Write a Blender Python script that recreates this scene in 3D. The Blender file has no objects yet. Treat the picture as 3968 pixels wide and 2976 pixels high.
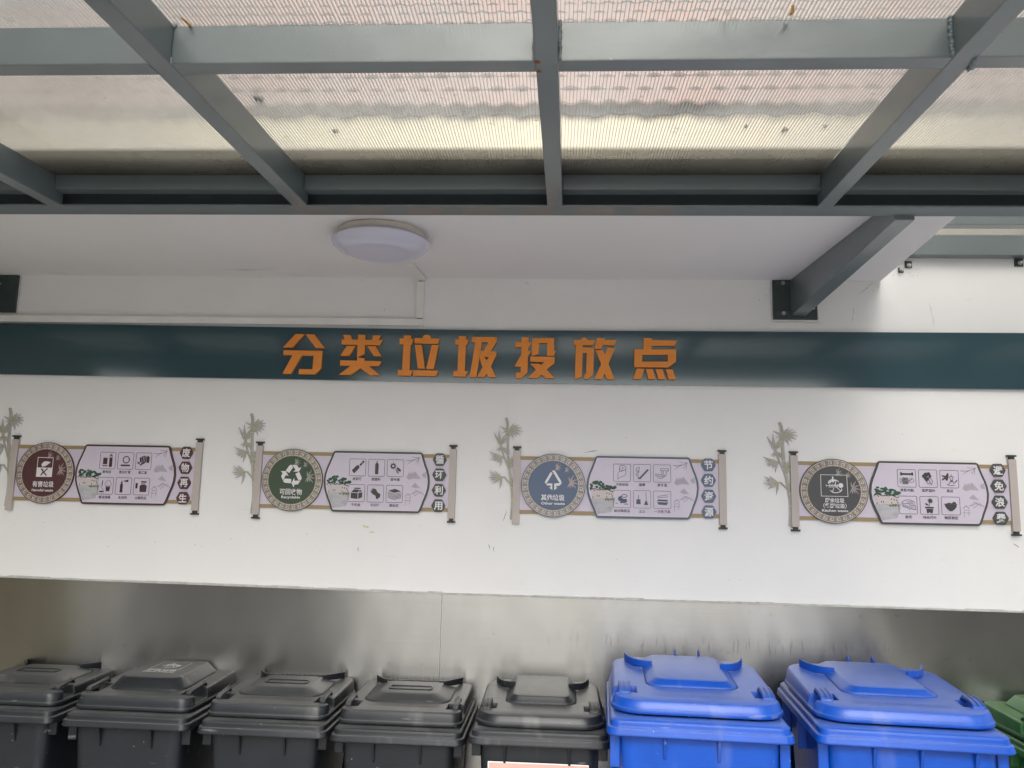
import bpy, bmesh, math, random
from mathutils import Vector, Matrix
rnd = random.Random(11)
SC = bpy.context.scene
COL = SC.collection
EYE = 1.67                      # lens height above the paving; wall face is the plane y = 0, x to the right
# ---------------------------------------------------------------- camera
cam_d = bpy.data.cameras.new('camera'); cam_d.sensor_width = 36.0; cam_d.lens = 28.07
cam_d.clip_start = 0.05; cam_d.clip_end = 600
cam = bpy.data.objects.new('camera', cam_d); COL.objects.link(cam)
_r = Vector((0.99847744, 0.05096136, 0.02111246)); _u = Vector((-0.01352835, -0.14481934, 0.98936563)); _f = Vector((-0.05347691, 0.98814488, 0.14390942))
cam.matrix_world = Matrix(((_r.x, _u.x, -_f.x, 0), (_r.y, _u.y, -_f.y, -3.5), (_r.z, _u.z, -_f.z, EYE), (0, 0, 0, 1)))
SC.camera = cam
# ---------------------------------------------------------------- sky, sun, exposure
SUN_EL, SUN_AZ = math.radians(46), math.radians(178)     # high, from behind and to the right of the photographer
w = bpy.data.worlds.new('World'); SC.world = w; w.use_nodes = True
nt = w.node_tree
bg = nt.nodes['Background']; bg.inputs[1].default_value = 0.13
sky = nt.nodes.new('ShaderNodeTexSky'); sky.sky_type = 'NISHITA'; sky.sun_disc = False
sky.sun_elevation = SUN_EL; sky.sun_rotation = SUN_AZ; sky.dust_density = 4.0; sky.air_density = 1.0
hs = nt.nodes.new('ShaderNodeHueSaturation'); hs.inputs['Saturation'].default_value = 0.22
nt.links.new(sky.outputs[0], hs.inputs['Color']); nt.links.new(hs.outputs[0], bg.inputs[0])
sd = bpy.data.lights.new('sun', 'SUN'); sd.energy = 0.5; sd.angle = math.radians(40); sd.color = (1.0, 0.96, 0.9)
sun = bpy.data.objects.new('sun', sd); COL.objects.link(sun)
_sd = Vector((math.sin(SUN_AZ) * math.cos(SUN_EL), math.cos(SUN_AZ) * math.cos(SUN_EL), math.sin(SUN_EL)))
sun.rotation_euler = _sd.to_track_quat('Z', 'Y').to_euler()
SC.view_settings.view_transform = 'Standard'; SC.view_settings.look = 'None'
SC.view_settings.exposure = 1.5; SC.view_settings.gamma = 1
SC.cycles.transparent_max_bounces = 24
SC.cycles.max_bounces = 10

# ---------------------------------------------------------------- materials
def mat(name, col, rough=0.6, metal=0.0, var=0.0, scale=8.0, bump=0.0, bscale=60.0, bevel=0.0, col2=None, stretch=(1, 1, 1), spec=0.5, coat=0.0):
    m = bpy.data.materials.new(name); m.use_nodes = True
    n = m.node_tree; p = n.nodes['Principled BSDF']
    p.inputs['Roughness'].default_value = rough; p.inputs['Metallic'].default_value = metal
    p.inputs['Specular IOR Level'].default_value = spec
    p.inputs['Coat Weight'].default_value = coat; p.inputs['Coat Roughness'].default_value = 0.08
    c = (*col, 1)
    p.inputs['Base Color'].default_value = c
    tc = n.nodes.new('ShaderNodeTexCoord'); mp = n.nodes.new('ShaderNodeMapping'); mp.inputs['Scale'].default_value = stretch
    n.links.new(tc.outputs['Object'], mp.inputs[0])
    if var > 0:
        nz = n.nodes.new('ShaderNodeTexNoise'); nz.inputs['Scale'].default_value = scale; nz.inputs['Detail'].default_value = 6
        nz.inputs['Roughness'].default_value = 0.62
        n.links.new(mp.outputs[0], nz.inputs['Vector'])
        rp = n.nodes.new('ShaderNodeValToRGB'); rp.color_ramp.elements[0].position = 0.36; rp.color_ramp.elements[1].position = 0.66
        rp.color_ramp.elements[0].color = (*(col2 if col2 else [x * (1 - var) for x in col]), 1); rp.color_ramp.elements[1].color = c
        n.links.new(nz.outputs['Fac'], rp.inputs[0]); n.links.new(rp.outputs[0], p.inputs['Base Color'])
    nrm = None
    if bevel > 0:
        bv = n.nodes.new('ShaderNodeBevel'); bv.samples = 4; bv.inputs['Radius'].default_value = bevel; nrm = bv.outputs[0]
    if bump > 0:
        nb = n.nodes.new('ShaderNodeTexNoise'); nb.inputs['Scale'].default_value = bscale; nb.inputs['Detail'].default_value = 4
        n.links.new(mp.outputs[0], nb.inputs['Vector'])
        bp = n.nodes.new('ShaderNodeBump'); bp.inputs['Strength'].default_value = bump; bp.inputs['Distance'].default_value = 0.004
        n.links.new(nb.outputs['Fac'], bp.inputs['Height'])
        if nrm: n.links.new(nrm, bp.inputs['Normal'])
        nrm = bp.outputs[0]
    if nrm: n.links.new(nrm, p.inputs['Normal'])
    return m

def nodes_of(m): return m.node_tree, m.node_tree.nodes['Principled BSDF']

def spots(m, scale, thr, col, soft=0.02, stretch=(1, 1, 1), mask=None, amount=1.0):
    """lay specks or streaks of another colour over a material's base colour; mask = (axis, lo, hi, soft) in object space"""
    n, p = nodes_of(m)
    tc = n.nodes.new('ShaderNodeTexCoord'); mp = n.nodes.new('ShaderNodeMapping'); mp.inputs['Scale'].default_value = stretch
    n.links.new(tc.outputs['Object'], mp.inputs[0])
    nz = n.nodes.new('ShaderNodeTexNoise'); nz.inputs['Scale'].default_value = scale; nz.inputs['Detail'].default_value = 3
    n.links.new(mp.outputs[0], nz.inputs['Vector'])
    mr = n.nodes.new('ShaderNodeMapRange'); mr.inputs[1].default_value = thr; mr.inputs[2].default_value = thr + soft; mr.inputs[4].default_value = amount
    n.links.new(nz.outputs['Fac'], mr.inputs[0]); fac = mr.outputs[0]
    if mask:
        sx = n.nodes.new('ShaderNodeSeparateXYZ'); n.links.new(tc.outputs['Object'], sx.inputs[0])
        for axis, lo, hi, sf in mask:
            for a, b in ((lo - sf, lo), (hi + sf, hi)):
                k = n.nodes.new('ShaderNodeMapRange'); k.inputs[1].default_value = a; k.inputs[2].default_value = b
                n.links.new(sx.outputs[axis], k.inputs[0])
                mu = n.nodes.new('ShaderNodeMath'); mu.operation = 'MULTIPLY'
                n.links.new(fac, mu.inputs[0]); n.links.new(k.outputs[0], mu.inputs[1]); fac = mu.outputs[0]
    mx = n.nodes.new('ShaderNodeMix'); mx.data_type = 'RGBA'
    src = p.inputs['Base Color'].links[0].from_socket if p.inputs['Base Color'].links else None
    if src: n.links.new(src, mx.inputs['A'])
    else: mx.inputs['A'].default_value = p.inputs['Base Color'].default_value
    mx.inputs['B'].default_value = (*col, 1); n.links.new(fac, mx.inputs['Factor']); n.links.new(mx.outputs['Result'], p.inputs['Base Color'])
    return m

def vary(m):
    """shift the noise of a shared plastic per object"""
    n, p = nodes_of(m); oi = n.nodes.new('ShaderNodeObjectInfo')
    for mp in [x for x in n.nodes if x.type == 'MAPPING']:
        mu = n.nodes.new('ShaderNodeVectorMath'); mu.operation = 'SCALE'; mu.inputs[3].default_value = 0.37
        n.links.new(oi.outputs['Location'], mu.inputs[0]); n.links.new(mu.outputs[0], mp.inputs['Location'])
    return m

def dusty(m, col, amt, scale=5.0):
    """settled dust on upward faces"""
    n, p = nodes_of(m)
    g = n.nodes.new('ShaderNodeNewGeometry'); s = n.nodes.new('ShaderNodeSeparateXYZ'); n.links.new(g.outputs['True Normal'], s.inputs[0])
    mr = n.nodes.new('ShaderNodeMapRange'); mr.inputs[1].default_value = 0.75; mr.inputs[2].default_value = 0.99; mr.inputs[4].default_value = amt
    n.links.new(s.outputs[2], mr.inputs[0])
    tc = n.nodes.new('ShaderNodeTexCoord'); nz = n.nodes.new('ShaderNodeTexNoise'); nz.inputs['Scale'].default_value = scale; nz.inputs['Detail'].default_value = 8; nz.inputs['Roughness'].default_value = 0.7
    n.links.new(tc.outputs['Object'], nz.inputs[0])
    r2 = n.nodes.new('ShaderNodeMapRange'); r2.inputs[1].default_value = 0.25; r2.inputs[2].default_value = 0.7; r2.inputs[3].default_value = 0.45
    n.links.new(nz.outputs['Fac'], r2.inputs[0])
    mu = n.nodes.new('ShaderNodeMath'); mu.operation = 'MULTIPLY'; n.links.new(mr.outputs[0], mu.inputs[0]); n.links.new(r2.outputs[0], mu.inputs[1])
    mx = n.nodes.new('ShaderNodeMix'); mx.data_type = 'RGBA'
    src = p.inputs['Base Color'].links[0].from_socket if p.inputs['Base Color'].links else None
    if src: n.links.new(src, mx.inputs['A'])
    else: mx.inputs['A'].default_value = p.inputs['Base Color'].default_value
    mx.inputs['B'].default_value = (*col, 1); n.links.new(mu.outputs[0], mx.inputs['Factor']); n.links.new(mx.outputs['Result'], p.inputs['Base Color'])
    return m

WHITE = mat('white_wall_paint', (0.79, 0.785, 0.78), 0.85, var=0.05, scale=1.3, bump=0.12, bscale=90)
spots(WHITE, 46, 0.735, (0.25, 0.24, 0.22), 0.02, amount=0.55)
spots(WHITE, 9, 0.69, (0.5, 0.48, 0.43), 0.12, stretch=(0.7, 1, 2.4), amount=0.35)
SOFFIT = mat('white_soffit_paint', (0.78, 0.765, 0.765), 0.85, var=0.05, scale=1.1, bump=0.1, bscale=70)
spots(SOFFIT, 4.5, 0.6, (0.42, 0.42, 0.38), 0.14, stretch=(0.6, 3, 1), mask=[(1, -0.14, 0.2, 0.12), (0, -2.3, -0.9, 0.2)], amount=0.5)
STEELG = mat('grey_green_steel_paint', (0.122, 0.152, 0.159), 0.30, var=0.10, scale=5, bump=0.10, bscale=35, bevel=0.006, stretch=(0.4, 0.4, 1), spec=0.9, coat=0.35)
spots(STEELG, 130, 0.765, (0.05, 0.055, 0.055), 0.01, amount=0.8)
spots(STEELG, 12, 0.70, (0.20, 0.225, 0.23), 0.10, stretch=(0.3, 0.3, 1.5), amount=0.5)
spots(STEELG, 70, 0.76, (0.32, 0.35, 0.36), 0.02, amount=0.6)
WELD = mat('painted_weld', (0.20, 0.24, 0.25), 0.5, bump=0.6, bscale=160)
RUST = mat('rust', (0.30, 0.09, 0.03), 0.8, var=0.5, scale=90)
DARKG = mat('dark_green_plate_paint', (0.040, 0.060, 0.058), 0.5, var=0.25, scale=22, bump=0.25, bscale=60)
spots(DARKG, 34, 0.70, (0.55, 0.55, 0.53), 0.02, amount=0.9)
BOLT = mat('zinc_bolt', (0.62, 0.61, 0.59), 0.35, metal=0.9, var=0.3, scale=60)
BAND = mat('slate_teal_sign_board', (0.036, 0.074, 0.090), 0.13, var=0.06, scale=3, bump=0.03, bscale=4, coat=0.5)
ORANGE = mat('orange_letter_board', (0.78, 0.262, 0.036), 0.6, var=0.06, scale=12)
TRUNK = mat('white_plastic_trunking', (0.80, 0.785, 0.76), 0.5, var=0.10, scale=18, stretch=(0.5, 1, 1))
LAMPB = mat('cream_lamp_base', (0.66, 0.62, 0.54), 0.55, var=0.15, scale=14)
LAMPD = mat('milky_lamp_cover', (0.60, 0.60, 0.72), 0.25, var=0.04, scale=3)
SEAL = mat('grey_sealant', (0.50, 0.50, 0.47), 0.6, var=0.3, scale=30)

# brushed stainless splashback
STEEL = mat('brushed_stainless', (0.37, 0.365, 0.345), 0.26, metal=1.0, var=0.10, scale=6, stretch=(1, 1, 0.5))
n, p = nodes_of(STEEL)
p.inputs['Anisotropic'].default_value = 0.88
tg = n.nodes.new('ShaderNodeTangent'); tg.direction_type = 'UV_MAP'; tg.uv_map = 'brush'; n.links.new(tg.outputs[0], p.inputs['Tangent'])
tc = n.nodes.new('ShaderNodeTexCoord'); mp = n.nodes.new('ShaderNodeMapping'); mp.inputs['Scale'].default_value = (1.2, 1, 0.9)
nz = n.nodes.new('ShaderNodeTexNoise'); nz.inputs['Scale'].default_value = 1.7; nz.inputs['Detail'].default_value = 2
n.links.new(tc.outputs['Object'], mp.inputs[0]); n.links.new(mp.outputs[0], nz.inputs[0])
bp = n.nodes.new('ShaderNodeBump'); bp.inputs['Strength'].default_value = 0.4; bp.inputs['Distance'].default_value = 0.012
n.links.new(nz.outputs['Fac'], bp.inputs['Height']); n.links.new(bp.outputs[0], p.inputs['Normal'])
spots(STEEL, 3, 0.46, (0.24, 0.235, 0.22), 0.25, stretch=(0.35, 1, 55), amount=0.14)
spots(STEEL, 30, 0.68, (0.25, 0.24, 0.2), 0.06, stretch=(1, 1, 0.8), amount=0.55)
spots(STEEL, 60, 0.592, (0.05, 0.05, 0.05), 0.05, stretch=(2.2, 1, 0.18), mask=[(2, 1.075, 1.10, 0.03), (0, 0.12, 1.35, 0.2)], amount=0.30)
spots(STEEL, 5, 0.6, (0.40, 0.36, 0.24), 0.14, mask=[(0, -4, -2.0, 0.25)], amount=0.5)  # beige blotches at the left end, painting in the side wall's reflection

def skin_mat():
    m = bpy.data.materials.new('clear_ribbed_plastic_skin'); m.use_nodes = True; n = m.node_tree; n.nodes.clear()
    o = n.nodes.new('ShaderNodeOutputMaterial')
    tr = n.nodes.new('ShaderNodeBsdfTransparent'); tr.inputs[0].default_value = (0.86, 0.86, 0.84, 1)
    tl = n.nodes.new('ShaderNodeBsdfTranslucent'); tl.inputs[0].default_value = (0.55, 0.53, 0.50, 1)
    gl = n.nodes.new('ShaderNodeBsdfGlossy'); gl.inputs['Roughness'].default_value = 0.08
    df = n.nodes.new('ShaderNodeBsdfDiffuse'); df.inputs[0].default_value = (0.62, 0.58, 0.52, 1)
    tc = n.nodes.new('ShaderNodeTexCoord')
    nz = n.nodes.new('ShaderNodeTexNoise'); nz.inputs['Scale'].default_value = 2.2; nz.inputs['Detail'].default_value = 9; nz.inputs['Roughness'].default_value = 0.7
    n.links.new(tc.outputs['Object'], nz.inputs[0])
    mr = n.nodes.new('ShaderNodeMapRange'); mr.inputs[1].default_value = 0.35; mr.inputs[2].default_value = 0.75; mr.inputs[3].default_value = 0.08; mr.inputs[4].default_value = 0.42
    n.links.new(nz.outputs['Fac'], mr.inputs[0])
    m1 = n.nodes.new('ShaderNodeMixShader'); n.links.new(mr.outputs[0], m1.inputs[0]); n.links.new(tr.outputs[0], m1.inputs[1]); n.links.new(tl.outputs[0], m1.inputs[2])
    n2 = n.nodes.new('ShaderNodeTexNoise'); n2.inputs['Scale'].default_value = 26; n2.inputs['Detail'].default_value = 4
    n.links.new(tc.outputs['Object'], n2.inputs[0])
    m2r = n.nodes.new('ShaderNodeMapRange'); m2r.inputs[1].default_value = 0.68; m2r.inputs[2].default_value = 0.78; m2r.inputs[4].default_value = 0.5
    n.links.new(n2.outputs['Fac'], m2r.inputs[0])
    m2 = n.nodes.new('ShaderNodeMixShader'); n.links.new(m2r.outputs[0], m2.inputs[0]); n.links.new(m1.outputs[0], m2.inputs[1]); n.links.new(df.outputs[0], m2.inputs[2])
    # sheet's end by the slab: an olive film with a straight upper edge, then dark wavy grime that also paints in shade
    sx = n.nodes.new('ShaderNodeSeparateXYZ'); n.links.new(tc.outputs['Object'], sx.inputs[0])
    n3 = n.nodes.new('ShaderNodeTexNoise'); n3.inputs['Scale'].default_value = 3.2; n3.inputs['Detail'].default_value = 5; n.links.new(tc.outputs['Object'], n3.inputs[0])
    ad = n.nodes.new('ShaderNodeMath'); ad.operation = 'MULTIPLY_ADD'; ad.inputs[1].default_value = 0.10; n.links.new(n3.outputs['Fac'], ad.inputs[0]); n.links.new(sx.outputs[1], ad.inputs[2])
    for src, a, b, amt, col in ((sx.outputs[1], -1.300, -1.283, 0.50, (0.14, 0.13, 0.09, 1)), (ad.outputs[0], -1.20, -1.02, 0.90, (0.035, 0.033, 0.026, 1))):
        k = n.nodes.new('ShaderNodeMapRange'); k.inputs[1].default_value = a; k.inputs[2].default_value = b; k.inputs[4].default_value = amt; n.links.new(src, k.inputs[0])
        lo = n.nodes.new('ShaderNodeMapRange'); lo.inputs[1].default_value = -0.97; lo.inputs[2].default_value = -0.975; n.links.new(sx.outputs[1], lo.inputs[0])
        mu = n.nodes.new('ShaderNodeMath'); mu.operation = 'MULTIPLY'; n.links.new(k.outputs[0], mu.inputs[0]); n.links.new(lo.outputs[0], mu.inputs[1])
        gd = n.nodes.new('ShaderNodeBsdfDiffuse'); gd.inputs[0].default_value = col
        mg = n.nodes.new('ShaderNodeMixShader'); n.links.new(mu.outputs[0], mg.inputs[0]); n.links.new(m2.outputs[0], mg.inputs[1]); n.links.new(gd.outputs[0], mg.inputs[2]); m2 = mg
    m3 = n.nodes.new('ShaderNodeMixShader'); m3.inputs[0].default_value = 0.05; n.links.new(m2.outputs[0], m3.inputs[1]); n.links.new(gl.outputs[0], m3.inputs[2])
    n.links.new(m3.outputs[0], o.inputs[0]); return m
def web_mat():
    m = bpy.data.materials.new('clear_ribbed_plastic_web'); m.use_nodes = True; n = m.node_tree; n.nodes.clear()
    o = n.nodes.new('ShaderNodeOutputMaterial')
    tr = n.nodes.new('ShaderNodeBsdfTransparent'); tr.inputs[0].default_value = (0.74, 0.75, 0.74, 1)
    tl = n.nodes.new('ShaderNodeBsdfTranslucent'); tl.inputs[0].default_value = (0.72, 0.71, 0.68, 1)
    gl = n.nodes.new('ShaderNodeBsdfGlossy'); gl.inputs['Roughness'].default_value = 0.2
    m1 = n.nodes.new('ShaderNodeMixShader'); m1.inputs[0].default_value = 0.42; n.links.new(tr.outputs[0], m1.inputs[1]); n.links.new(tl.outputs[0], m1.inputs[2])
    m2 = n.nodes.new('ShaderNodeMixShader'); m2.inputs[0].default_value = 0.30; n.links.new(m1.outputs[0], m2.inputs[1]); n.links.new(gl.outputs[0], m2.inputs[2])
    n.links.new(m2.outputs[0], o.inputs[0]); return m
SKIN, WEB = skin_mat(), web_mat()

def plastic(name, col, rough, dust, damt, col2):
    m = mat(name, col, rough, var=0.25, scale=7, col2=col2, bump=0.12, bscale=160, bevel=0.010)
    dusty(m, dust, damt)
    spots(m, 75, 0.74, tuple(min(1, x * 0.6 + 0.28) for x in dust), 0.02, amount=0.6)
    spots(m, 6, 0.60, dust, 0.12, stretch=(1.6, 1.6, 0.35), amount=0.30)
    spots(m, 24, 0.70, tuple(min(1, x * 0.8 + 0.1) for x in dust), 0.03, stretch=(0.25, 1.4, 1.4), amount=0.35)
    return vary(m)
BLACKP = plastic('charcoal_bin_plastic', (0.013, 0.0155, 0.020), 0.36, (0.19, 0.19, 0.18), 0.42, (0.009, 0.011, 0.014))
BLUEP = plastic('blue_bin_plastic', (0.0015, 0.073, 0.44), 0.34, (0.15, 0.21, 0.44), 0.50, (0.001, 0.058, 0.37))
spots(BLUEP, 9, 0.66, (0.22, 0.2, 0.22), 0.1, stretch=(0.6, 1, 2.5), amount=0.25)
GREENP = plastic('green_bin_plastic', (0.034, 0.180, 0.045), 0.42, (0.16, 0.22, 0.12), 0.5, (0.016, 0.10, 0.025))
PRINTW = mat('white_print', (0.72, 0.72, 0.70), 0.6, var=0.2, scale=60)
PINK = mat('faded_pink_notice_paper', (0.66, 0.39, 0.33), 0.7, var=0.08, scale=20)
PAPERW = mat('white_paper_border', (0.75, 0.74, 0.71), 0.7)
# printed sign colours
LILAC = mat('lilac_print', (0.60, 0.545, 0.64), 0.45, var=0.06, scale=6)
LILACW = mat('pale_border_print', (0.70, 0.68, 0.70), 0.45)
GOLD = mat('gold_print', (0.33, 0.245, 0.125), 0.5, var=0.06, scale=20)
ROLLER = mat('taupe_roller_board', (0.46, 0.41, 0.385), 0.5, var=0.05, scale=12)
FINIAL = mat('black_roller_end', (0.022, 0.024, 0.022), 0.5)
BEIGE = mat('beige_print', (0.60, 0.525, 0.45), 0.5)
INK = mat('ink_print', (0.060, 0.052, 0.070), 0.55)
LEAFG = mat('bamboo_green_print', (0.41, 0.40, 0.29), 0.5, var=0.2, scale=30)
LEAFE = mat('bamboo_pale_edge', (0.55, 0.52, 0.55), 0.5, var=0.15, scale=40)
TREEP = mat('painted_tree_print', (0.035, 0.12, 0.065), 0.6, var=0.5, scale=90)
HOUSEP = mat('painted_house_print', (0.56, 0.50, 0.50), 0.6)
ROOFP = mat('painted_roof_ink', (0.02, 0.02, 0.022), 0.6)
WATERP = mat('painted_water_print', (0.50, 0.49, 0.52), 0.6, var=0.25, scale=30)
HILLP = mat('painted_hill_print', (0.44, 0.41, 0.47), 0.6, var=0.15, scale=40)
REEDP = mat('painted_reed_print', (0.20, 0.26, 0.10), 0.6, var=0.4, scale=120)
THEME = {k: mat('theme_' + k, c, 0.45) for k, c in dict(maroon=(0.085, 0.030, 0.034), forest=(0.042, 0.072, 0.040), slate=(0.085, 0.125, 0.205), graphite=(0.066, 0.068, 0.070)).items()}
THEMEF = {k: mat('frame_' + k, c, 0.45) for k, c in dict(maroon=(0.065, 0.028, 0.036), forest=(0.052, 0.056, 0.050), slate=(0.080, 0.100, 0.165), graphite=(0.056, 0.056, 0.058)).items()}
LEAFT = {k: mat('leaf_tint_' + k, c, 0.5) for k, c in dict(maroon=(0.32, 0.24, 0.24), forest=(0.30, 0.29, 0.27), slate=(0.42, 0.34, 0.32), graphite=(0.31, 0.27, 0.26)).items()}
CONC = mat('concrete_paving', (0.36, 0.35, 0.335), 0.85, var=0.25, scale=1.5, bump=0.2, bscale=40)
ASPH = mat('asphalt', (0.07, 0.07, 0.072), 0.9, var=0.3, scale=8, bump=0.3, bscale=80)
CREAM = mat('cream_render', (0.80, 0.72, 0.54), 0.85, var=0.06, scale=1.0)
TILE = mat('pink_clay_tile', (0.375, 0.24, 0.215), 0.75, var=0.35, scale=0.9, col2=(0.30, 0.235, 0.22))
UNDER = mat('dark_underlay_eave_shade', (0.07, 0.08, 0.085), 0.9)
SLABSHADE = mat('shaded_slab_edge', (0.050, 0.048, 0.038), 0.9, var=0.4, scale=6)
BEIGEW = mat('beige_boundary_render', (0.42, 0.38, 0.27), 0.85, var=0.2, scale=2)
HEDGE = mat('dark_hedge_leaf', (0.035, 0.055, 0.026), 0.6, var=0.5, scale=9)
TWIG = mat('hedge_twig', (0.07, 0.05, 0.035), 0.9)

# ---------------------------------------------------------------- mesh helpers
class MB:
    def __init__(s): s.v = []; s.f = []
    def add(s, vs, fs):
        o = len(s.v); s.v += [tuple(x) for x in vs]; s.f += [tuple(i + o for i in f) for f in fs]; return s
    def box(s, x0, x1, y0, y1, z0, z1):
        return s.hexa([(x0, y0, z0), (x1, y0, z0), (x1, y1, z0), (x0, y1, z0), (x0, y0, z1), (x1, y0, z1), (x1, y1, z1), (x0, y1, z1)])
    def hexa(s, p): return s.add(p, [(3, 2, 1, 0), (4, 5, 6, 7), (0, 1, 5, 4), (1, 2, 6, 5), (2, 3, 7, 6), (3, 0, 4, 7)])
    def loft(s, rings, cap0=True, cap1=True):
        n = len(rings[0]); o = len(s.v); s.v += [tuple(p) for r in rings for p in r]
        for k in range(len(rings) - 1):
            for i in range(n):
                j = (i + 1) % n; s.f.append((o + k * n + i, o + k * n + j, o + (k + 1) * n + j, o + (k + 1) * n + i))
        if cap0: s.f.append(tuple(o + i for i in reversed(range(n))))
        if cap1: s.f.append(tuple(o + (len(rings) - 1) * n + i for i in range(n)))
        return s
    def lathe(s, cx, cy, prof, n=40):          # prof: (r, z), vertical axis
        return s.loft([[(cx + r * math.cos(2 * math.pi * i / n), cy + r * math.sin(2 * math.pi * i / n), z) for i in range(n)] for r, z in prof])
    def prism(s, poly, a, b, axis=1):          # poly of 2-D points, extruded along an axis (0 x, 1 y, 2 z)
        def P(q, t): return (t, q[0], q[1]) if axis == 0 else (q[0], t, q[1]) if axis == 1 else (q[0], q[1], t)
        ar = sum(poly[i][0] * poly[(i + 1) % len(poly)][1] - poly[(i + 1) % len(poly)][0] * poly[i][1] for i in range(len(poly)))
        if (ar < 0) == (axis != 1): poly = poly[::-1]
        n = len(poly)
        return s.add([P(q, a) for q in poly] + [P(q, b) for q in poly], [tuple(range(n))[::-1], tuple(range(n, 2 * n))] + [(i, (i + 1) % n, n + (i + 1) % n, n + i) for i in range(n)])
    def sweep(s, pts, w, t, up=(0, 0, 1)):     # rectangular bar along a 3-D polyline, w across, t thick
        up = Vector(up); rings = []
        P = [Vector(q) for q in pts]
        for i, q in enumerate(P):
            d = (P[min(i + 1, len(P) - 1)] - P[max(i - 1, 0)]).normalized()
            a = d.cross(up).normalized(); b = a.cross(d).normalized()
            rings.append([q - a * w / 2 - b * t / 2, q + a * w / 2 - b * t / 2, q + a * w / 2 + b * t / 2, q - a * w / 2 + b * t / 2])
        return s.loft(rings)
    def build(s, name, m, parent=None, smooth=False, fix=True):
        me = bpy.data.meshes.new(name); me.from_pydata(s.v, [], s.f); me.update()
        if fix:
            bm = bmesh.new(); bm.from_mesh(me); bmesh.ops.recalc_face_normals(bm, faces=bm.faces); bm.to_mesh(me); bm.free()
        return link(name, me, m, parent, smooth)
def link(name, me, m, parent=None, smooth=False):
    if m: me.materials.clear(); me.materials.append(m)
    if smooth: me.polygons.foreach_set('use_smooth', [True] * len(me.polygons)); me.set_sharp_from_angle(angle=math.radians(38))
    o = bpy.data.objects.new(name, me); COL.objects.link(o)
    if parent: o.parent = parent
    return o
def tag(o, label, cat, group=None):
    o['label'] = label; o['category'] = cat
    if group: o['group'] = group
    return o
def thing(name, label, cat, loc=(0, 0, 0), rz=0.0, group=None):
    o = bpy.data.objects.new(name, None); o.empty_display_size = 0.1; COL.objects.link(o)
    o.location = loc; o.rotation_euler = (0, 0, rz); return tag(o, label, cat, group)
def struct(o, kind='structure'): o['kind'] = kind; return o
def rrect(x0, x1, y0, y1, r, z, n=6, tilt=0.0):
    """rounded rectangle ring; z rises by tilt per metre of y"""
    out = []
    for cx, cy, a0 in ((x1 - r, y0 + r, -90), (x1 - r, y1 - r, 0), (x0 + r, y1 - r, 90), (x0 + r, y0 + r, 180)):
        for k in range(n + 1):
            a = math.radians(a0 + 90 * k / n); x, y = cx + r * math.cos(a), cy + r * math.sin(a)
            out.append((x, y, z + tilt * (y - y0)))
    return out
def boolean(o, cutters):
    for c in cutters:
        md = o.modifiers.new('cut', 'BOOLEAN'); md.operation = 'DIFFERENCE'; md.solver = 'EXACT'; md.object = c
    dg = bpy.context.evaluated_depsgraph_get(); dg.update()
    me = bpy.data.meshes.new_from_object(o.evaluated_get(dg))
    o.modifiers.clear(); o.data = me
    for c in cutters: bpy.data.objects.remove(c)
    return o

# lettering: flat glyph meshes facing -y, origin at their centre
def text(body, size, m, parent, name, u, v, y, bold=0.0, width=None, space=1.0):
    c = bpy.data.curves.new('lettering', 'FONT'); c.body = body; c.size = size; c.offset = bold * size; c.resolution_u = 2; c.space_character = space
    c.align_x = 'LEFT'; c.fill_mode = 'FRONT'
    t = bpy.data.objects.new('lettering', c); COL.objects.link(t)
    bpy.context.view_layer.update()
    me = bpy.data.meshes.new_from_object(t.evaluated_get(bpy.context.evaluated_depsgraph_get()))
    bpy.data.objects.remove(t); bpy.data.curves.remove(c)
    xs = [q.co.x for q in me.vertices]; ys = [q.co.y for q in me.vertices]
    cx, cy = (min(xs) + max(xs)) / 2, (min(ys) + max(ys)) / 2
    k = (width / (max(xs) - min(xs))) if width else 1.0
    for q in me.vertices: q.co = ((q.co.x - cx) * k, 0, q.co.y - cy)
    me.update()
    o = link(name, me, m, parent); o.location = (u, y, v); return o
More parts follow.
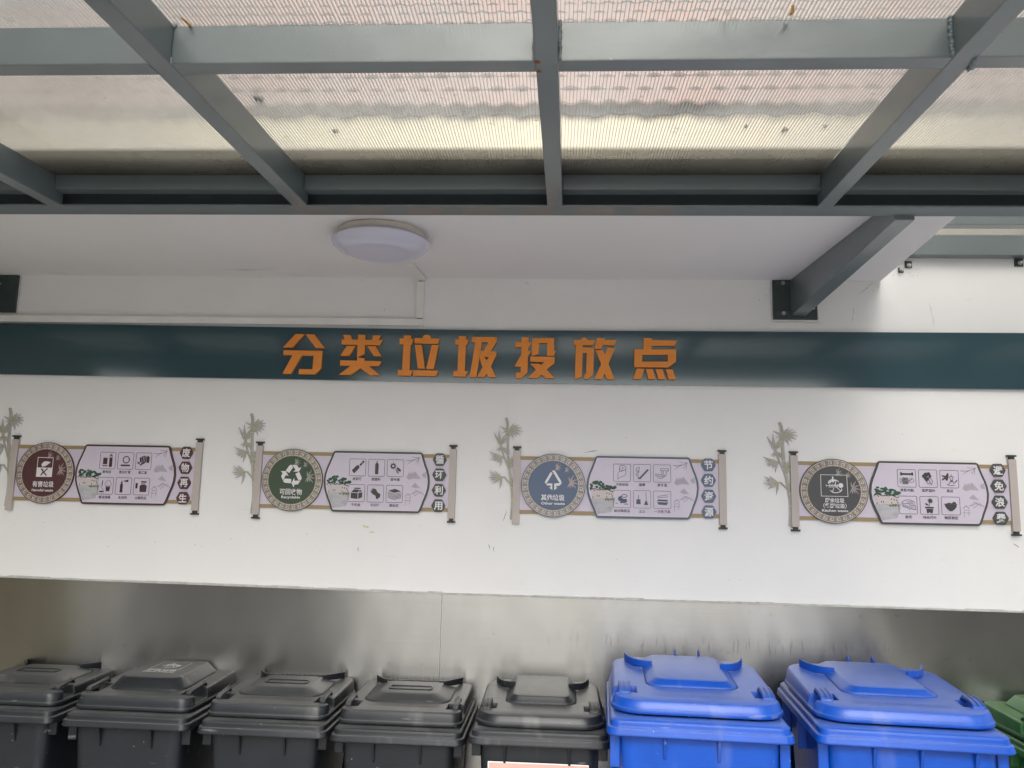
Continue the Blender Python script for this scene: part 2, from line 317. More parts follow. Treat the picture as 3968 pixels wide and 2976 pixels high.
LETTERS=[[[(-1168,720),(-1128,719),(-1180,658),(-1222,658)],[(-1123,719),(-1084,719),(-1032,656),(-1072,657)],[(-1218,645),(-1042,644),(-1043,564),(-1071,537),(-1144,538),(-1142,560),(-1082,560),(-1080,622),(-1134,622),(-1179,538),(-1217,538),(-1176,623),(-1219,623)]],[[(-956,697),(-772,696),(-783,672),(-956,674)],[(-951,718),(-918,717),(-910,694),(-941,693)],[(-883,720),(-851,719),(-850,632),(-883,616)],[(-814,717),(-781,717),(-791,693),(-821,692)],[(-931,668),(-893,668),(-919,623),(-959,623)],[(-839,667),(-802,668),(-773,622),(-807,623)],[(-958,602),(-773,600),(-782,578),(-958,578)],[(-882,614),(-850,613),(-850,596),(-882,595)],[(-904,582),(-832,581),(-776,536),(-821,537),(-866,567),(-908,537),(-960,537)]],[[(-676,719),(-644,718),(-645,558),(-678,558)],[(-695,704),(-632,703),(-639,678),(-694,678)],[(-696,562),(-631,560),(-639,536),(-697,537)],[(-591,702),(-590,714),(-583,721),(-568,722),(-558,717),(-553,702)],[(-627,707),(-515,705),(-521,681),(-627,683)],[(-625,676),(-594,676),(-576,569),(-608,570)],[(-549,677),(-518,676),(-537,567),(-570,568)],[(-629,561),(-516,560),(-526,536),(-629,537)]],[[(-429,718),(-397,718),(-398,557),(-431,557)],[(-445,703),(-385,702),(-392,679),(-445,679)],[(-447,560),(-384,559),(-395,535),(-449,536)],[(-354,694),(-325,694),(-346,534),(-376,535)],[(-370,714),(-260,715),(-260,692),(-371,691)],[(-295,695),(-261,693),(-285,650),(-318,650)],[(-331,652),(-260,649),(-260,632),(-265,624),(-332,626)],[(-292,627),(-262,629),(-283,583),(-310,535),(-342,535),(-315,587)],[(-336,627),(-315,627),(-283,583),(-259,534),(-291,535),(-323,586)]],[[(-149,716),(-118,716),(-121,558),(-148,531),(-171,532),(-171,556),(-151,557),(-149,671)],[(-176,694),(-105,693),(-116,671),(-176,671)],[(-119,654),(-106,652),(-125,620),(-149,584),(-179,584),(-149,638)],[(-102,712),(-5,713),(-5,657),(3,657),(-5,634),(-36,634),(-36,691),(-71,691),(-73,640),(-103,632)],[(-109,629),(-2,629),(-2,602),(-37,572),(-1,533),(-40,534),(-60,550),(-75,533),(-117,534),(-83,571),(-109,597),(-73,597),(-60,592),(-48,605),(-109,606)]],[[(111,704),(115,712),(124,717),(133,716),(140,710),(143,703)],[(82,706),(176,705),(165,682),(82,683)],[(91,686),(121,686),(120,672),(170,671),(168,554),(147,532),(129,533),(131,555),(137,556),(139,648),(121,649),(118,541),(88,530)],[(184,716),(217,715),(213,706),(269,706),(259,683),(209,684),(201,666),(173,666)],[(177,661),(208,661),(218,642),(232,672),(263,671),(234,601),(261,532),(228,532),(217,557),(205,532),(173,532),(202,600)]],[[(388,718),(423,717),(423,708),(533,708),(523,685),(422,684),(422,665),(387,664)],[(347,667),(528,668),(528,644),(347,643)],[(347,643),(382,643),(380,611),(347,612)],[(493,644),(528,645),(527,614),(492,613)],[(347,612),(527,614),(495,588),(347,587)],[(358,581),(390,580),(376,535),(342,535)],[(397,580),(427,579),(439,535),(408,535)],[(439,579),(470,579),(481,535),(451,535)],[(483,579),(513,579),(526,535),(495,535)]]]
# ================================================================ ground and what stands around the shelter
struct(MB().box(-150, 150, -150, 150, -0.3, 0.0).build('ground', CONC))
struct(MB().box(-150, 150, -19.0, -12.0, 0.0, 0.006).build('road', ASPH))

# the two-storey house behind the shelter, seen through the ribbed roof
HY = 4.0
hs_ = thing('house', 'cream rendered house with a steep pink tiled roof, seen through the clear ribbed roof', 'house', (0, HY, 0))
MB().box(-11, 11, 0, 6, 0, 5.62).build('wall', CREAM, hs_)
MB().hexa([(-11, -0.02, 5.565), (11, -0.02, 5.565), (11, 1.6, 5.65), (-11, 1.6, 5.65), (-11, 0.08, 5.67), (11, 0.08, 5.67), (11, 2.2, 7.9), (-11, 2.2, 7.9)]).build('roof_underlay', UNDER, hs_)
eb = MB(); qn = 700      # wavy dark strip under the first course, standing for the eave's shadow
for i in range(qn + 1):
    x = -11 + 22 * i / qn; a = 0.016 * math.cos(2 * math.pi * x / 0.62) + 0.012 * math.cos(2 * math.pi * x / 0.25)
    eb.v += [(x, -0.045, 5.462 + a), (x, -0.045, 5.60), (x, -0.015, 5.462 + a), (x, -0.015, 5.60)]
for i in range(qn):
    k = 4 * i; eb.f += [(k, k + 4, k + 5, k + 1), (k, k + 2, k + 6, k + 4), (k + 2, k + 3, k + 7, k + 6)]
eb.build('eave_shade', UNDER, hs_)
tb = MB(); PER, SEG = 0.25, 8
for k in range(10):
    z0 = 5.56 + 0.285 * k; y0 = -0.10 + 0.25 * k
    n_ = int(22 / PER) * SEG; r0, r1, r2 = [], [], []
    for i in range(n_ + 1):
        x = -11 + i * PER / SEG
        a = 0.017 * math.cos(2 * math.pi * (x / PER + 0.5 * (k % 2))) + 0.010 * math.sin(x * 2.1 + k * 2.0)
        r0.append((x, y0, z0 + a - 0.02)); r1.append((x, y0 - 0.012, z0 + a)); r2.append((x, y0 + 0.20, z0 + 0.235 + a * 0.3))
    o = len(tb.v); tb.v += r0 + r1 + r2; q = n_ + 1
    for i in range(n_):
        tb.f += [(o + i, o + i + 1, o + q + i + 1, o + q + i), (o + q + i, o + q + i + 1, o + 2 * q + i + 1, o + 2 * q + i)]
tb.build('tile_roof', TILE, hs_, smooth=True)

# invented wall and hedges across the paving, added to shape the splashback's reflections
tag(MB().box(-9.5, -6.2, -7.4, -7.2, 0, 2.4).build('added_boundary_wall', BEIGEW), 'added beige boundary wall across the paving, there to be mirrored in the steel', 'wall')
def hedge(x0, x1, y0, y1, h, label):
    t = thing('hedge', label, 'hedge', ((x0 + x1) / 2, (y0 + y1) / 2, 0)); W, D = (x1 - x0) / 2, (y1 - y0) / 2
    m = MB()
    for _ in range(int(900 * W * h)):
        x, y, z = rnd.uniform(-W, W), rnd.uniform(-D, D), rnd.uniform(0.05, h) * (0.9 + 0.1 * rnd.random())
        s = rnd.uniform(0.07, 0.16); a, b = rnd.uniform(0, 6.28), rnd.uniform(-1, 1)
        dx, dy, dz = math.cos(a) * s, math.sin(a) * s, b * s
        ex, ey = -math.sin(a) * s * 0.5, math.cos(a) * s * 0.5
        m.add([(x - dx, y - dy, z - dz), (x + ex, y + ey, z + 0.02), (x + dx, y + dy, z + dz), (x - ex, y - ey, z - 0.02)], [(0, 1, 2, 3)])
    m.build('foliage', HEDGE, t, fix=False)
    s = MB()
    for i in range(9): s.lathe(-W * 0.9 + i * W * 0.22, 0, [(0.03, 0), (0.015, h * 0.7)], 6)
    s.build('stems', TWIG, t)
hedge(-5.4, -2.5, -7.2, -6.2, 4.2, 'tall dark clipped hedge across the paving, beside the beige boundary wall')
hedge(3.5, 9.5, -7.0, -5.8, 4.4, 'long tall dark hedge across the paving, opposite the blue and green bins')

# ================================================================ shelter wall, soffit, splashback
wl = thing('rear_wall', 'white painted wall carrying the signs, with a flat white soffit along its top', 'wall')
MB().box(-4.2, 1.43, 0, 0.22, 0, EYE + 1.10).build('wall_panel', WHITE, wl)
MB().box(1.43, 4.2, 0, 0.22, 0, EYE + 1.20).build('wall_panel', WHITE, wl)
MB().hexa([(-4.2, -0.945, EYE + 0.991), (1.35, -0.945, EYE + 0.991), (1.43, 0, EYE + 0.991), (-4.2, 0, EYE + 0.991), (-4.2, -0.945, EYE + 1.115), (1.35, -0.945, EYE + 1.115), (1.43, 0, EYE + 1.115), (-4.2, 0, EYE + 1.115)]).build('soffit', SOFFIT, wl)
MB().box(-4.2, 1.345, -0.952, -0.9455, EYE + 0.992, EYE + 1.136).build('soffit_edge', SLABSHADE, wl)  # dark strip over the slab end, painted in for the shade behind the beam
sw = tag(MB().box(-3.42, -3.27, -2.05, -0.0005, 0, EYE + 0.92).build('added_side_wall', BEIGEW), 'added beige side wall shading the left end of the shelter, out of view', 'wall')  # unseen wall, added to block light on the left and show in the steel
def zst(x): return EYE + (-0.403 + (x + 0.469) * (-0.0102 if x < -0.469 else -0.0040))
def brush(o):      # brushing runs along x, so highlights smear along z
    uv = o.data.uv_layers.new(name='brush')
    for l in o.data.loops: c = o.data.vertices[l.vertex_index].co; uv.data[l.index].uv = (c.z + c.y, c.x)
for x0, x1, lab in ((-4.2, -0.4705, 'brushed steel splashback sheet behind the charcoal bins, left of the vertical seam'), (-0.4685, 4.2, 'brushed steel splashback sheet behind the blue bins, right of the vertical seam')):
    t = thing('splashback', lab, 'steel panel', (0, 0, 0), group='brushed steel splashback sheets on the wall')
    MB().hexa([(x0, -0.006, 0), (x1, -0.006, 0), (x1, -0.0005, 0), (x0, -0.0005, 0), (x0, -0.006, zst(x0)), (x1, -0.006, zst(x1)), (x1, -0.0005, zst(x1)), (x0, -0.0005, zst(x0))]).build('sheet', STEEL, t)
    brush(t.children[0])
    c = MB(); nn = 60
    for i in range(nn):
        a, b = x0 + (x1 - x0) * i / nn, x0 + (x1 - x0) * (i + 1) / nn
        h = 0.004 + 0.004 * rnd.random()
        c.hexa([(a, -0.010, zst(a) - 0.002), (b, -0.010, zst(b) - 0.002), (b, -0.0005, zst(b) + 0.001), (a, -0.0005, zst(a) + 0.001), (a, -0.010, zst(a) + 0.001), (b, -0.010, zst(b) + 0.001), (b, -0.0005, zst(b) + h), (a, -0.0005, zst(a) + h)])
    c.build('sealant_bead', SEAL, t)

# marks on the wall paint
def wall_marks(name, strokes, m):
    b = MB()
    for k, (q, wd) in enumerate(strokes):
        P = [Vector(p) for p in q]; n = len(P); L, R = [], []
        for i in range(n):
            d = (P[min(i + 1, n - 1)] - P[max(i - 1, 0)]).normalized(); e = Vector((-d.y, d.x)) * wd / 2 * (0.25 if i in (0, n - 1) else rnd.uniform(0.6, 1.3))
            L.append(P[i] + e); R.append(P[i] - e)
        b.add([(p.x, -0.0006 - 0.00004 * k, EYE + p.y) for p in L + R], [(i, i + 1, n + i + 1, n + i) for i in range(n - 1)])
    b.build(name, m, wl, fix=False)
def wob(x0, z0, x1, z1, n=7, a=0.002): return [(x0 + (x1 - x0) * k / n + rnd.uniform(-a, a), z0 + (z1 - z0) * k / n + rnd.uniform(-a, a)) for k in range(n + 1)]
CRACK = mat('hairline_crack', (0.36, 0.35, 0.33), 0.9); MOULD = mat('mould_speck', (0.16, 0.15, 0.13), 0.9)
for q in ((1.636, 0.895, 1.650, 0.785), (1.40, 0.985, 1.33, 0.93), (1.31, 0.87, 1.30, 0.81)): wall_marks('hairline_crack', [(wob(*q), 0.0016)], CRACK)
for q in ((-0.20, -0.045, -0.215, -0.09), (-0.845, -0.215, -0.842, -0.235), (-0.275, -0.19, -0.27, -0.212), (-0.255, -0.20, -0.252, -0.222), (0.13, 0.212, 0.19, 0.222), (1.92, -0.135, 1.945, -0.15)): wall_marks('scuff', [(wob(*q, n=4, a=0.0012), 0.0022)], MOULD)
sp = [];
for cx, cz, n, r in ((-0.12, 0.97, 26, 0.022), (1.395, 0.965, 18, 0.022), (1.545, 1.035, 26, 0.030), (0.945, 0.90, 6, 0.02), (-2.05, -0.17, 16, 0.09), (-1.62, -0.17, 8, 0.12), (1.29, 1.0, 6, 0.02)):
    for _ in range(n):
        a, b = rnd.gauss(cx, r), rnd.gauss(cz, r * 0.6); e = rnd.uniform(0.0008, 0.0028) * (0.8 if n > 10 else 1)
        if b < 0.985 or a > 1.44: sp.append(([(a, b), (a + e, b + e * 0.4), (a + 2 * e, b)], e * 1.2))
wall_marks('mould_specks', sp, MOULD); wl.children[-1]['kind'] = 'stuff'
CHIP = mat('bare_filler_chip', (0.62, 0.60, 0.56), 0.9)
ch = []
for x0, z0, x1, z1 in ((0.950, 0.993, 0.952, 0.80), (0.95, 0.804, 1.165, 0.800), (1.153, 0.86, 1.152, 0.80), (-2.497, 0.99, -2.499, 0.80)):
    ch.append((wob(x0, z0, x1, z1, 14, 0.0022), 0.006))
for q in ch: wall_marks('paint_edge', [q], CHIP)
YEL = mat('yellow_green_stain', (0.60, 0.60, 0.34), 0.8)
wall_marks('yellow_stain', [(wob(-0.83, -0.125, -0.80, -0.128, 4, .002), 0.008)], YEL); wall_marks('yellow_stain', [(wob(-0.80, -0.152, -0.775, -0.150, 4, .002), 0.007)], YEL)

# ================================================================ welded canopy frame
cf = thing('canopy_frame', 'grey green welded steel frame of rafters and cross tubes under the clear roof', 'canopy frame', (0, 0, EYE))
SL = 0.0288
def rz_(y): return 0.933 + SL * (y + 1.05)
def tube_y(x0, x1, y0, y1, zb0, zb1, h, sk=0.0):   # bar along y; skewed by sk in x at y0
    return MB().hexa([(x0 + sk, y0, zb0), (x1 + sk, y0, zb0), (x1, y1, zb1), (x0, y1, zb1), (x0 + sk, y0, zb0 + h), (x1 + sk, y0, zb0 + h), (x1, y1, zb1 + h), (x0, y1, zb1 + h)])
MB().prism([(-1.05, 0.933), (-0.968, 0.933), (-0.968, 1.022), (-1.05, 1.022), (-1.05, 1.016), (-0.975, 1.016), (-0.975, 0.939), (-1.05, 0.939)], -4.2, 4.2, 0).build('main_beam', STEELG, cf)
RX = [(-3.345, -3.297), (-2.515, -2.467), (-1.684, -1.636), (-0.859, -0.811), (-0.031, 0.0165), (0.817, 0.864), (1.655, 1.703), (2.49, 2.538), (3.32, 3.368)]
YF = -2.36
for a, b in RX:
    tube_y(a, b, YF, -1.051, rz_(YF), rz_(-1.051), 0.0875, -0.027).build('rafter', STEELG, cf)
def rx(i, side, y): return RX[i][side] - 0.027 * (-1.051 - y) / (-1.051 - YF)
for i in range(len(RX) - 1):
    for nm, y0, y1, zb, h in (('cross_tube', -1.950, -1.905, rz_(-1.95), 0.0865), ('eave_tube', -1.098, -1.0515, 0.972, 0.048), ('front_tube', -2.35, -2.305, rz_(-2.35), 0.0865)):
        g = 0.0006; dz = rnd.uniform(-0.0012, 0.0012)
        x0a, x0b, x1a, x1b = rx(i, 1, y0) + g, rx(i, 1, y1) + g, rx(i + 1, 0, y0) - g, rx(i + 1, 0, y1) - g
        zb2 = zb + SL * (y1 - y0) if nm != 'eave_tube' else zb
        MB().hexa([(x0a, y0, zb + dz), (x1a, y0, zb - dz), (x1b, y1, zb2 - dz), (x0b, y1, zb2 + dz), (x0a, y0, zb + h), (x1a, y0, zb + h), (x1b, y1, zb2 + h), (x0b, y1, zb2 + h)]).build(nm, STEELG, cf)
def bead(pts, n, r, name='weld_bead'):
    m = MB(); A, B = Vector(pts[0]), Vector(pts[1])
    for i in range(n):
        c = A.lerp(B, (i + 0.5) / n) + Vector((rnd.uniform(-.3, .3) * r, rnd.uniform(-.3, .3) * r, 0)); q = r * rnd.uniform(0.7, 1.25)
        m.loft([[(c.x + q * s * math.cos(t * math.pi / 4), c.y + q * s * math.sin(t * math.pi / 4), c.z + q * zz) for t in range(8)] for s, zz in ((0.3, -1.0), (0.8, -0.6), (1, 0), (0.8, 0.6), (0.3, 1.0))])
    m.build(name, WELD, cf, smooth=True)
zf = rz_(-1.95)
bead([(rx(4, 1, -1.95) + 0.003, -1.952, zf + 0.003), (rx(4, 1, -1.95) + 0.003, -1.952, zf + 0.09)], 15, 0.0042)
bead([(rx(4, 0, -1.95) - 0.003, -1.952, zf + 0.003), (rx(4, 0, -1.95) - 0.003, -1.952, zf + 0.06)], 9, 0.0036)
bead([(rx(5, 0, -1.95) - 0.003, -1.952, zf + 0.003), (rx(5, 0, -1.95) - 0.003, -1.952, zf + 0.09)], 11, 0.0056)
bead([(rx(5, 1, -1.95) + 0.002, -1.951, zf), (rx(5, 1, -1.90) + 0.006, -1.903, zf)], 7, 0.0065)
bead([(rx(3, 1, -1.95) + 0.002, -1.951, zf + 0.0), (rx(3, 1, -1.95) + 0.002, -1.951, zf + 0.012)], 3, 0.004)
bead([(rx(3, 1, -1.95) + 0.003, -1.951, zf + 0.084), (rx(3, 1, -1.95) + 0.003, -1.951, zf + 0.093)], 3, 0.0045)
for i in range(2, 7): bead([(rx(i, 0, -1.052) - 0.003, -1.052, 0.934), (rx(i, 1, -1.052) + 0.003, -1.052, 0.934)], 8, 0.0028)
rs = MB()
for cx, cy, r in ((rx(4, 0, -1.945) + 0.004, -1.945, 0.0065), (rx(4, 0, -1.905) + 0.005, -1.908, 0.006)):
    rs.add([(cx + r * (0.7 + 0.5 * rnd.random()) * math.cos(k * math.pi / 6), cy + r * 0.8 * math.sin(k * math.pi / 6), rz_(cy) - 0.0012) for k in range(12)], [tuple(range(12))])
rs.build('rust_patch', RUST, cf)
# framing between main beam and wall, right of the soffit
MB().box(1.47, 4.2, -0.051, -0.001, 1.096, 1.187).build('wall_ledger', STEELG, cf)
MB().box(1.40, 4.2, -0.52, -0.472, 1.066, 1.150).build('ledger_cross_tube', STEELG, cf)
for x, z, s in ((1.551, 1.066, 0.03), (2.024, 1.078, 0.036), (1.518, 1.04, 0.022), (2.9, 1.078, 0.036)):
    MB().box(x - s / 2, x + s / 2, -0.006, -0.0008, z - s / 2, z + s / 2).build('fixing_plate', DARKG, cf)
for x, z in ((1.551, 1.060), (1.518, 1.040), (2.026, 1.074), (2.9, 1.075)):
    b = MB(); b.loft([[(x + 0.0095 * math.cos(k * math.pi / 3), y, z + 0.0095 * math.sin(k * math.pi / 3)) for k in range(6)] for y in (-0.0055, -0.014)])
    b.loft([[(x + 0.005 * math.cos(k * math.pi / 5), y, z + 0.005 * math.sin(k * math.pi / 5)) for k in range(10)] for y in (-0.0135, -0.024)])
    b.build('anchor_bolt', BOLT, cf)

# cantilever arms bolted to the wall
def arm(px0, px1, ax0, ax1, skew, label):
    t = thing('bracket_arm', label, 'bracket', (0, 0, EYE), group='steel arms carrying the canopy from the wall')
    MB().box(px0, px1, -0.012, -0.0005, 0.812, 0.9895).build('wall_plate', DARKG, t)
    MB().hexa([(ax0 + skew, -0.9675, 0.921), (ax1 + skew, -0.9675, 0.921), (ax1, -0.0125, 0.828), (ax0, -0.0125, 0.828), (ax0 + skew, -0.9675, 0.9895), (ax1 + skew, -0.9675, 0.9895), (ax1, -0.0125, 0.9895), (ax0, -0.0125, 0.9895)]).build('tapered_beam', STEELG, t)
    for z in (0.975, 0.838):
        x = px0 + 0.044
        s = MB(); s.box(x - 0.030, x + 0.030, -0.0128, -0.0118, z - 0.0085, z + 0.0085); s.build('slot_hole', UNDER, t)
        b = MB(); b.loft([[(x + 0.009 * math.cos(k * math.pi / 3), y, z + 0.009 * math.sin(k * math.pi / 3)) for k in range(6)] for y in (-0.0127, -0.021)])
        b.loft([[(x + 0.005 * math.cos(k * math.pi / 5), y, z + 0.005 * math.sin(k * math.pi / 5)) for k in range(10)] for y in (-0.0205, -0.028)]); b.build('bolt', BOLT, t)
arm(0.957, 1.148, 1.034, 1.096, 0.055, 'dark steel bracket arm running from a bolted wall plate up to the main beam')
arm(-2.705, -2.503, -2.66, -2.60, -0.055, 'dark green bolted bracket plate on the wall at the left edge of the photo')

# ================================================================ clear ribbed roof sheets
def sheet(x0, x1, y0, y1, z0, z1, label, pitch=0.0088, h=0.007):
    t = thing('roof_sheet', label, 'roof sheet', (0, 0, 0), group='clear ribbed plastic sheets on the canopy')
    m = MB()
    for dz in (0, h): m.add([(x0, y0, z0 + dz), (x1, y0, z0 + dz), (x1, y1, z1 + dz), (x0, y1, z1 + dz)], [(0, 1, 2, 3)])
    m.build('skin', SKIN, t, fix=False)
    wv = MB(); k = int((x1 - x0) / pitch); tk = 0.0005
    for i in range(k + 1):
        x = x0 + i * pitch
        a, b, e = x - tk, x + tk, 0.0003
        wv.hexa([(a, y0, z0 + e), (b, y0, z0 + e), (b, y1, z1 + e), (a, y1, z1 + e), (a, y0, z0 + h - e), (b, y0, z0 + h - e), (b, y1, z1 + h - e), (a, y1, z1 + h - e)])
    wv.build('ribs', WEB, t, fix=False)
def zs(y): return EYE + rz_(y) + 0.0885
ra, rb = (RX[3][0] + RX[3][1]) / 2 - 0.02, (RX[5][0] + RX[5][1]) / 2 - 0.02
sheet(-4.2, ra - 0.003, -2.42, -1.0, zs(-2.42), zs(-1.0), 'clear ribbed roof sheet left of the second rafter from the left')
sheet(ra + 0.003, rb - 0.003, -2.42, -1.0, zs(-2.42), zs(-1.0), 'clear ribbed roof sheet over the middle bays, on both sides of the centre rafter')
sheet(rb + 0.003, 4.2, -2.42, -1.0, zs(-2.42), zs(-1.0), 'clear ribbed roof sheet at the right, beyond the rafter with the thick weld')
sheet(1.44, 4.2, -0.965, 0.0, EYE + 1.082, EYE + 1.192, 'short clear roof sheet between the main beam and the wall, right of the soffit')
# litter lying on the sheets
LEAFD = mat('dead_leaf', (0.06, 0.045, 0.03), 0.8, var=0.4, scale=80)
def litter(x, y, s, label):
    m = MB(); a = rnd.uniform(0, 3)
    z = zs(y) + 0.0075
    pts = [(x + s * (0.5 + 0.6 * rnd.random()) * math.cos(a + k * 0.7), y + 1.5 * s * (0.5 + 0.6 * rnd.random()) * math.sin(a + k * 0.7)) for k in range(9)]
    m.loft([[(p[0], p[1], z) for p in pts], [(x + (p[0] - x) * 0.8, y + (p[1] - y) * 0.8, z + 0.004 + 0.003 * rnd.random()) for p in pts]])
    tag(m.build('dead_leaf', LEAFD), label, 'leaf', 'leaf scraps lying on the clear roof')
for x, y, s, lab in ((-0.63, -1.40, 0.009, 'dark leaf scrap on the clear roof, left of the centre rafter above the lamp'), (0.72, -1.42, 0.009, 'dark leaf scrap on the clear roof, nearest the rafter with the thick weld'), (0.62, -1.40, 0.010, 'dark leaf scrap on the clear roof, second of the pair near the right rafter'), (0.51, -1.42, 0.006, 'small dark leaf scrap on the clear roof, between the centre and right rafters'), (-0.775, -1.60, 0.014, 'dark clump of litter lodged against the left rafter on the clear roof')):
    litter(x, y, s, lab)
SIL = mat('yellowed_sealant', (0.62, 0.36, 0.10), 0.4)
def drip(x, y, label):
    m = MB(); z = zs(y) - 0.0012
    m.sweep([(x, y, z), (x + 0.002, y - 0.012, z - 0.0005), (x - 0.001, y - 0.026, z - 0.0005), (x - 0.004, y - 0.036, z - 0.0010)], 0.006, 0.0012)
    tag(m.build('sealant_drip', SIL), label, 'sealant', 'yellowed sealant drips under the clear roof')
drip(-0.795, -1.945, 'orange sealant drip under the clear roof, beside the left rafter'); drip(0.47, -1.965, 'yellow sealant drip under the clear roof, above the cross tube right of centre')

# ================================================================ round lamp and its cable cover
lm = thing('ceiling_lamp', 'round milky ceiling lamp with a cream base under the white soffit', 'lamp', (-0.664, -0.615, EYE + 0.991))
MB().lathe(0, 0, [(0.158, -0.0005), (0.163, -0.004), (0.163, -0.024), (0.158, -0.026)], 56).build('base', LAMPB, lm, smooth=True)
MB().lathe(0, 0, [(0.166, -0.0262), (0.179, -0.033), (0.184, -0.040), (0.180, -0.048), (0.163, -0.064), (0.145, -0.073), (0.130, -0.078), (0.118, -0.0795), (0.108, -0.0790), (0.098, -0.0785), (0.06, -0.0800), (0.004, -0.081)], 56).build('cover', LAMPD, lm, smooth=True)
tr = thing('cable_trunking', 'white plastic cable cover running along the wall and up to the round lamp', 'cable cover', (0, 0, EYE))
MB().box(-4.2, -0.592, -0.018, -0.0005, 0.767, 0.798).build('level_cover', TRUNK, tr)
MB().box(-0.628, -0.595, -0.016, -0.0005, 0.8005, 0.972).build('upright_cover', TRUNK, tr)
MB().hexa([(-0.640, -0.44, 0.976), (-0.612, -0.44, 0.976), (-0.590, -0.001, 0.976), (-0.625, -0.001, 0.976), (-0.640, -0.44, 0.9905), (-0.612, -0.44, 0.9905), (-0.590, -0.001, 0.9905), (-0.625, -0.001, 0.9905)]).build('soffit_cover', TRUNK, tr)
MB().box(-0.622, -0.598, -0.0172, -0.0155, 0.7985, 0.8015).build('joint_gap', FINIAL, tr)
MB().box(-0.618, -0.606, -0.0172, -0.0155, 0.9705, 0.9725).build('joint_gap', FINIAL, tr)

# ================================================================ long sign with the raised orange words
sg = thing('name_board', 'long dark teal sign board with seven raised orange characters', 'sign', (0, 0, EYE))
def zb(x, a): # board edges sag a little towards the joint
    t, b = (0.749 + (-0.350 - x) * 0.0050, 0.512 + (-0.350 - x) * 0.0040) if x < -0.35 else (0.749 + (x + 0.35) * 0.0046, 0.512 + (x + 0.35) * 0.0008)
    return t if a else b
for x0, x1 in ((-4.2, -0.3512), (-0.3498, 4.2)):
    MB().hexa([(x0, -0.016, zb(x0, 0)), (x1, -0.016, zb(x1, 0)), (x1, -0.0005, zb(x1, 0)), (x0, -0.0005, zb(x0, 0)), (x0, -0.016, zb(x0, 1)), (x1, -0.016, zb(x1, 1)), (x1, -0.0005, zb(x1, 1)), (x0, -0.0005, zb(x0, 1))]).build('board', BAND, sg)
for ch in LETTERS:
    m = MB()
    for i, poly in enumerate(ch):
        m.prism([(a / 1000, b / 1000) for a, b in poly], -0.0300 - 0.00025 * i, -0.0163)
    m.build('character', ORANGE, sg)
# ================================================================ four scroll shaped signs
class G:
    """flat print on the plane facing -y; millimetres in, every piece a hair in front of the last"""
    def __init__(s, y): s.v = []; s.f = []; s.y = y; s.k = 0; s.T = lambda u, v: (u, v)
    def poly(s, pts):
        o = len(s.v); y = s.y - 0.00003 * s.k; s.k += 1
        for u, v in pts:
            u, v = s.T(u, v); s.v.append((u / 1000, y, v / 1000))
        s.f.append(tuple(range(o, o + len(pts)))); return s
    def line(s, pts, w, closed=False):
        P = [Vector(q) for q in pts]; n = len(P); L, R = [], []
        for i in range(n):
            a = P[i - 1] if (i or closed) else P[i]; b = P[(i + 1) % n] if (i < n - 1 or closed) else P[i]
            d1 = (P[i] - a); d2 = (b - P[i])
            d1 = d1.normalized() if d1.length > 1e-9 else d2.normalized(); d2 = d2.normalized() if d2.length > 1e-9 else d1
            n1, n2 = Vector((-d1.y, d1.x)), Vector((-d2.y, d2.x)); m = n1 + n2
            m = m / max(m.dot(n1), 0.35) if m.length > 1e-6 else n1
            L.append(P[i] + m * w / 2); R.append(P[i] - m * w / 2)
        o = len(s.v); y = s.y - 0.00003 * s.k; s.k += 1
        for q in L + R:
            u, v = s.T(q.x, q.y); s.v.append((u / 1000, y, v / 1000))
        for i in range(n if closed else n - 1):
            j = (i + 1) % n; s.f.append((o + i, o + j, o + n + j, o + n + i))
        return s
    def disc(s, u, v, r, n=32, e=1.0): return s.poly([(u + r * math.cos(2 * math.pi * k / n), v + e * r * math.sin(2 * math.pi * k / n)) for k in range(n)])
    def ring(s, u, v, r, w, n=40, e=1.0): return s.line([(u + r * math.cos(2 * math.pi * k / n), v + e * r * math.sin(2 * math.pi * k / n)) for k in range(n)], w, True)
    def rect(s, u0, v0, u1, v1): return s.poly([(u0, v0), (u1, v0), (u1, v1), (u0, v1)])
    def rrect(s, u0, v0, u1, v1, r, w):
        return s.line([(p[0], p[1]) for p in rrect(u0, u1, v0, v1, r, 0, 4)], w, True)
    def build(s, name, m, parent):
        b = MB(); b.v, b.f = s.v, s.f; return b.build(name, m, parent, fix=False)

def leaf(g, u, v, ang, ln, wd, grow=0.0):
    a = math.radians(ang); d = (math.cos(a), math.sin(a)); q = (-d[1], d[0]); wd += grow; pts = []
    for t, k in ((-0.04, 0.35), (0.12, 0.7), (0.3, 1.0), (0.55, 0.8), (0.8, 0.4), (1 + grow * 0.02, 0.0), (0.8, -0.4), (0.55, -0.8), (0.3, -1.0), (0.12, -0.7), (-0.04, -0.35)):
        b = 0.05 * ln * math.sin(t * 3)
        pts.append((u + d[0] * t * ln + q[0] * (k * wd / 2 + b), v + d[1] * t * ln + q[1] * (k * wd / 2 + b)))
    g.poly(pts)

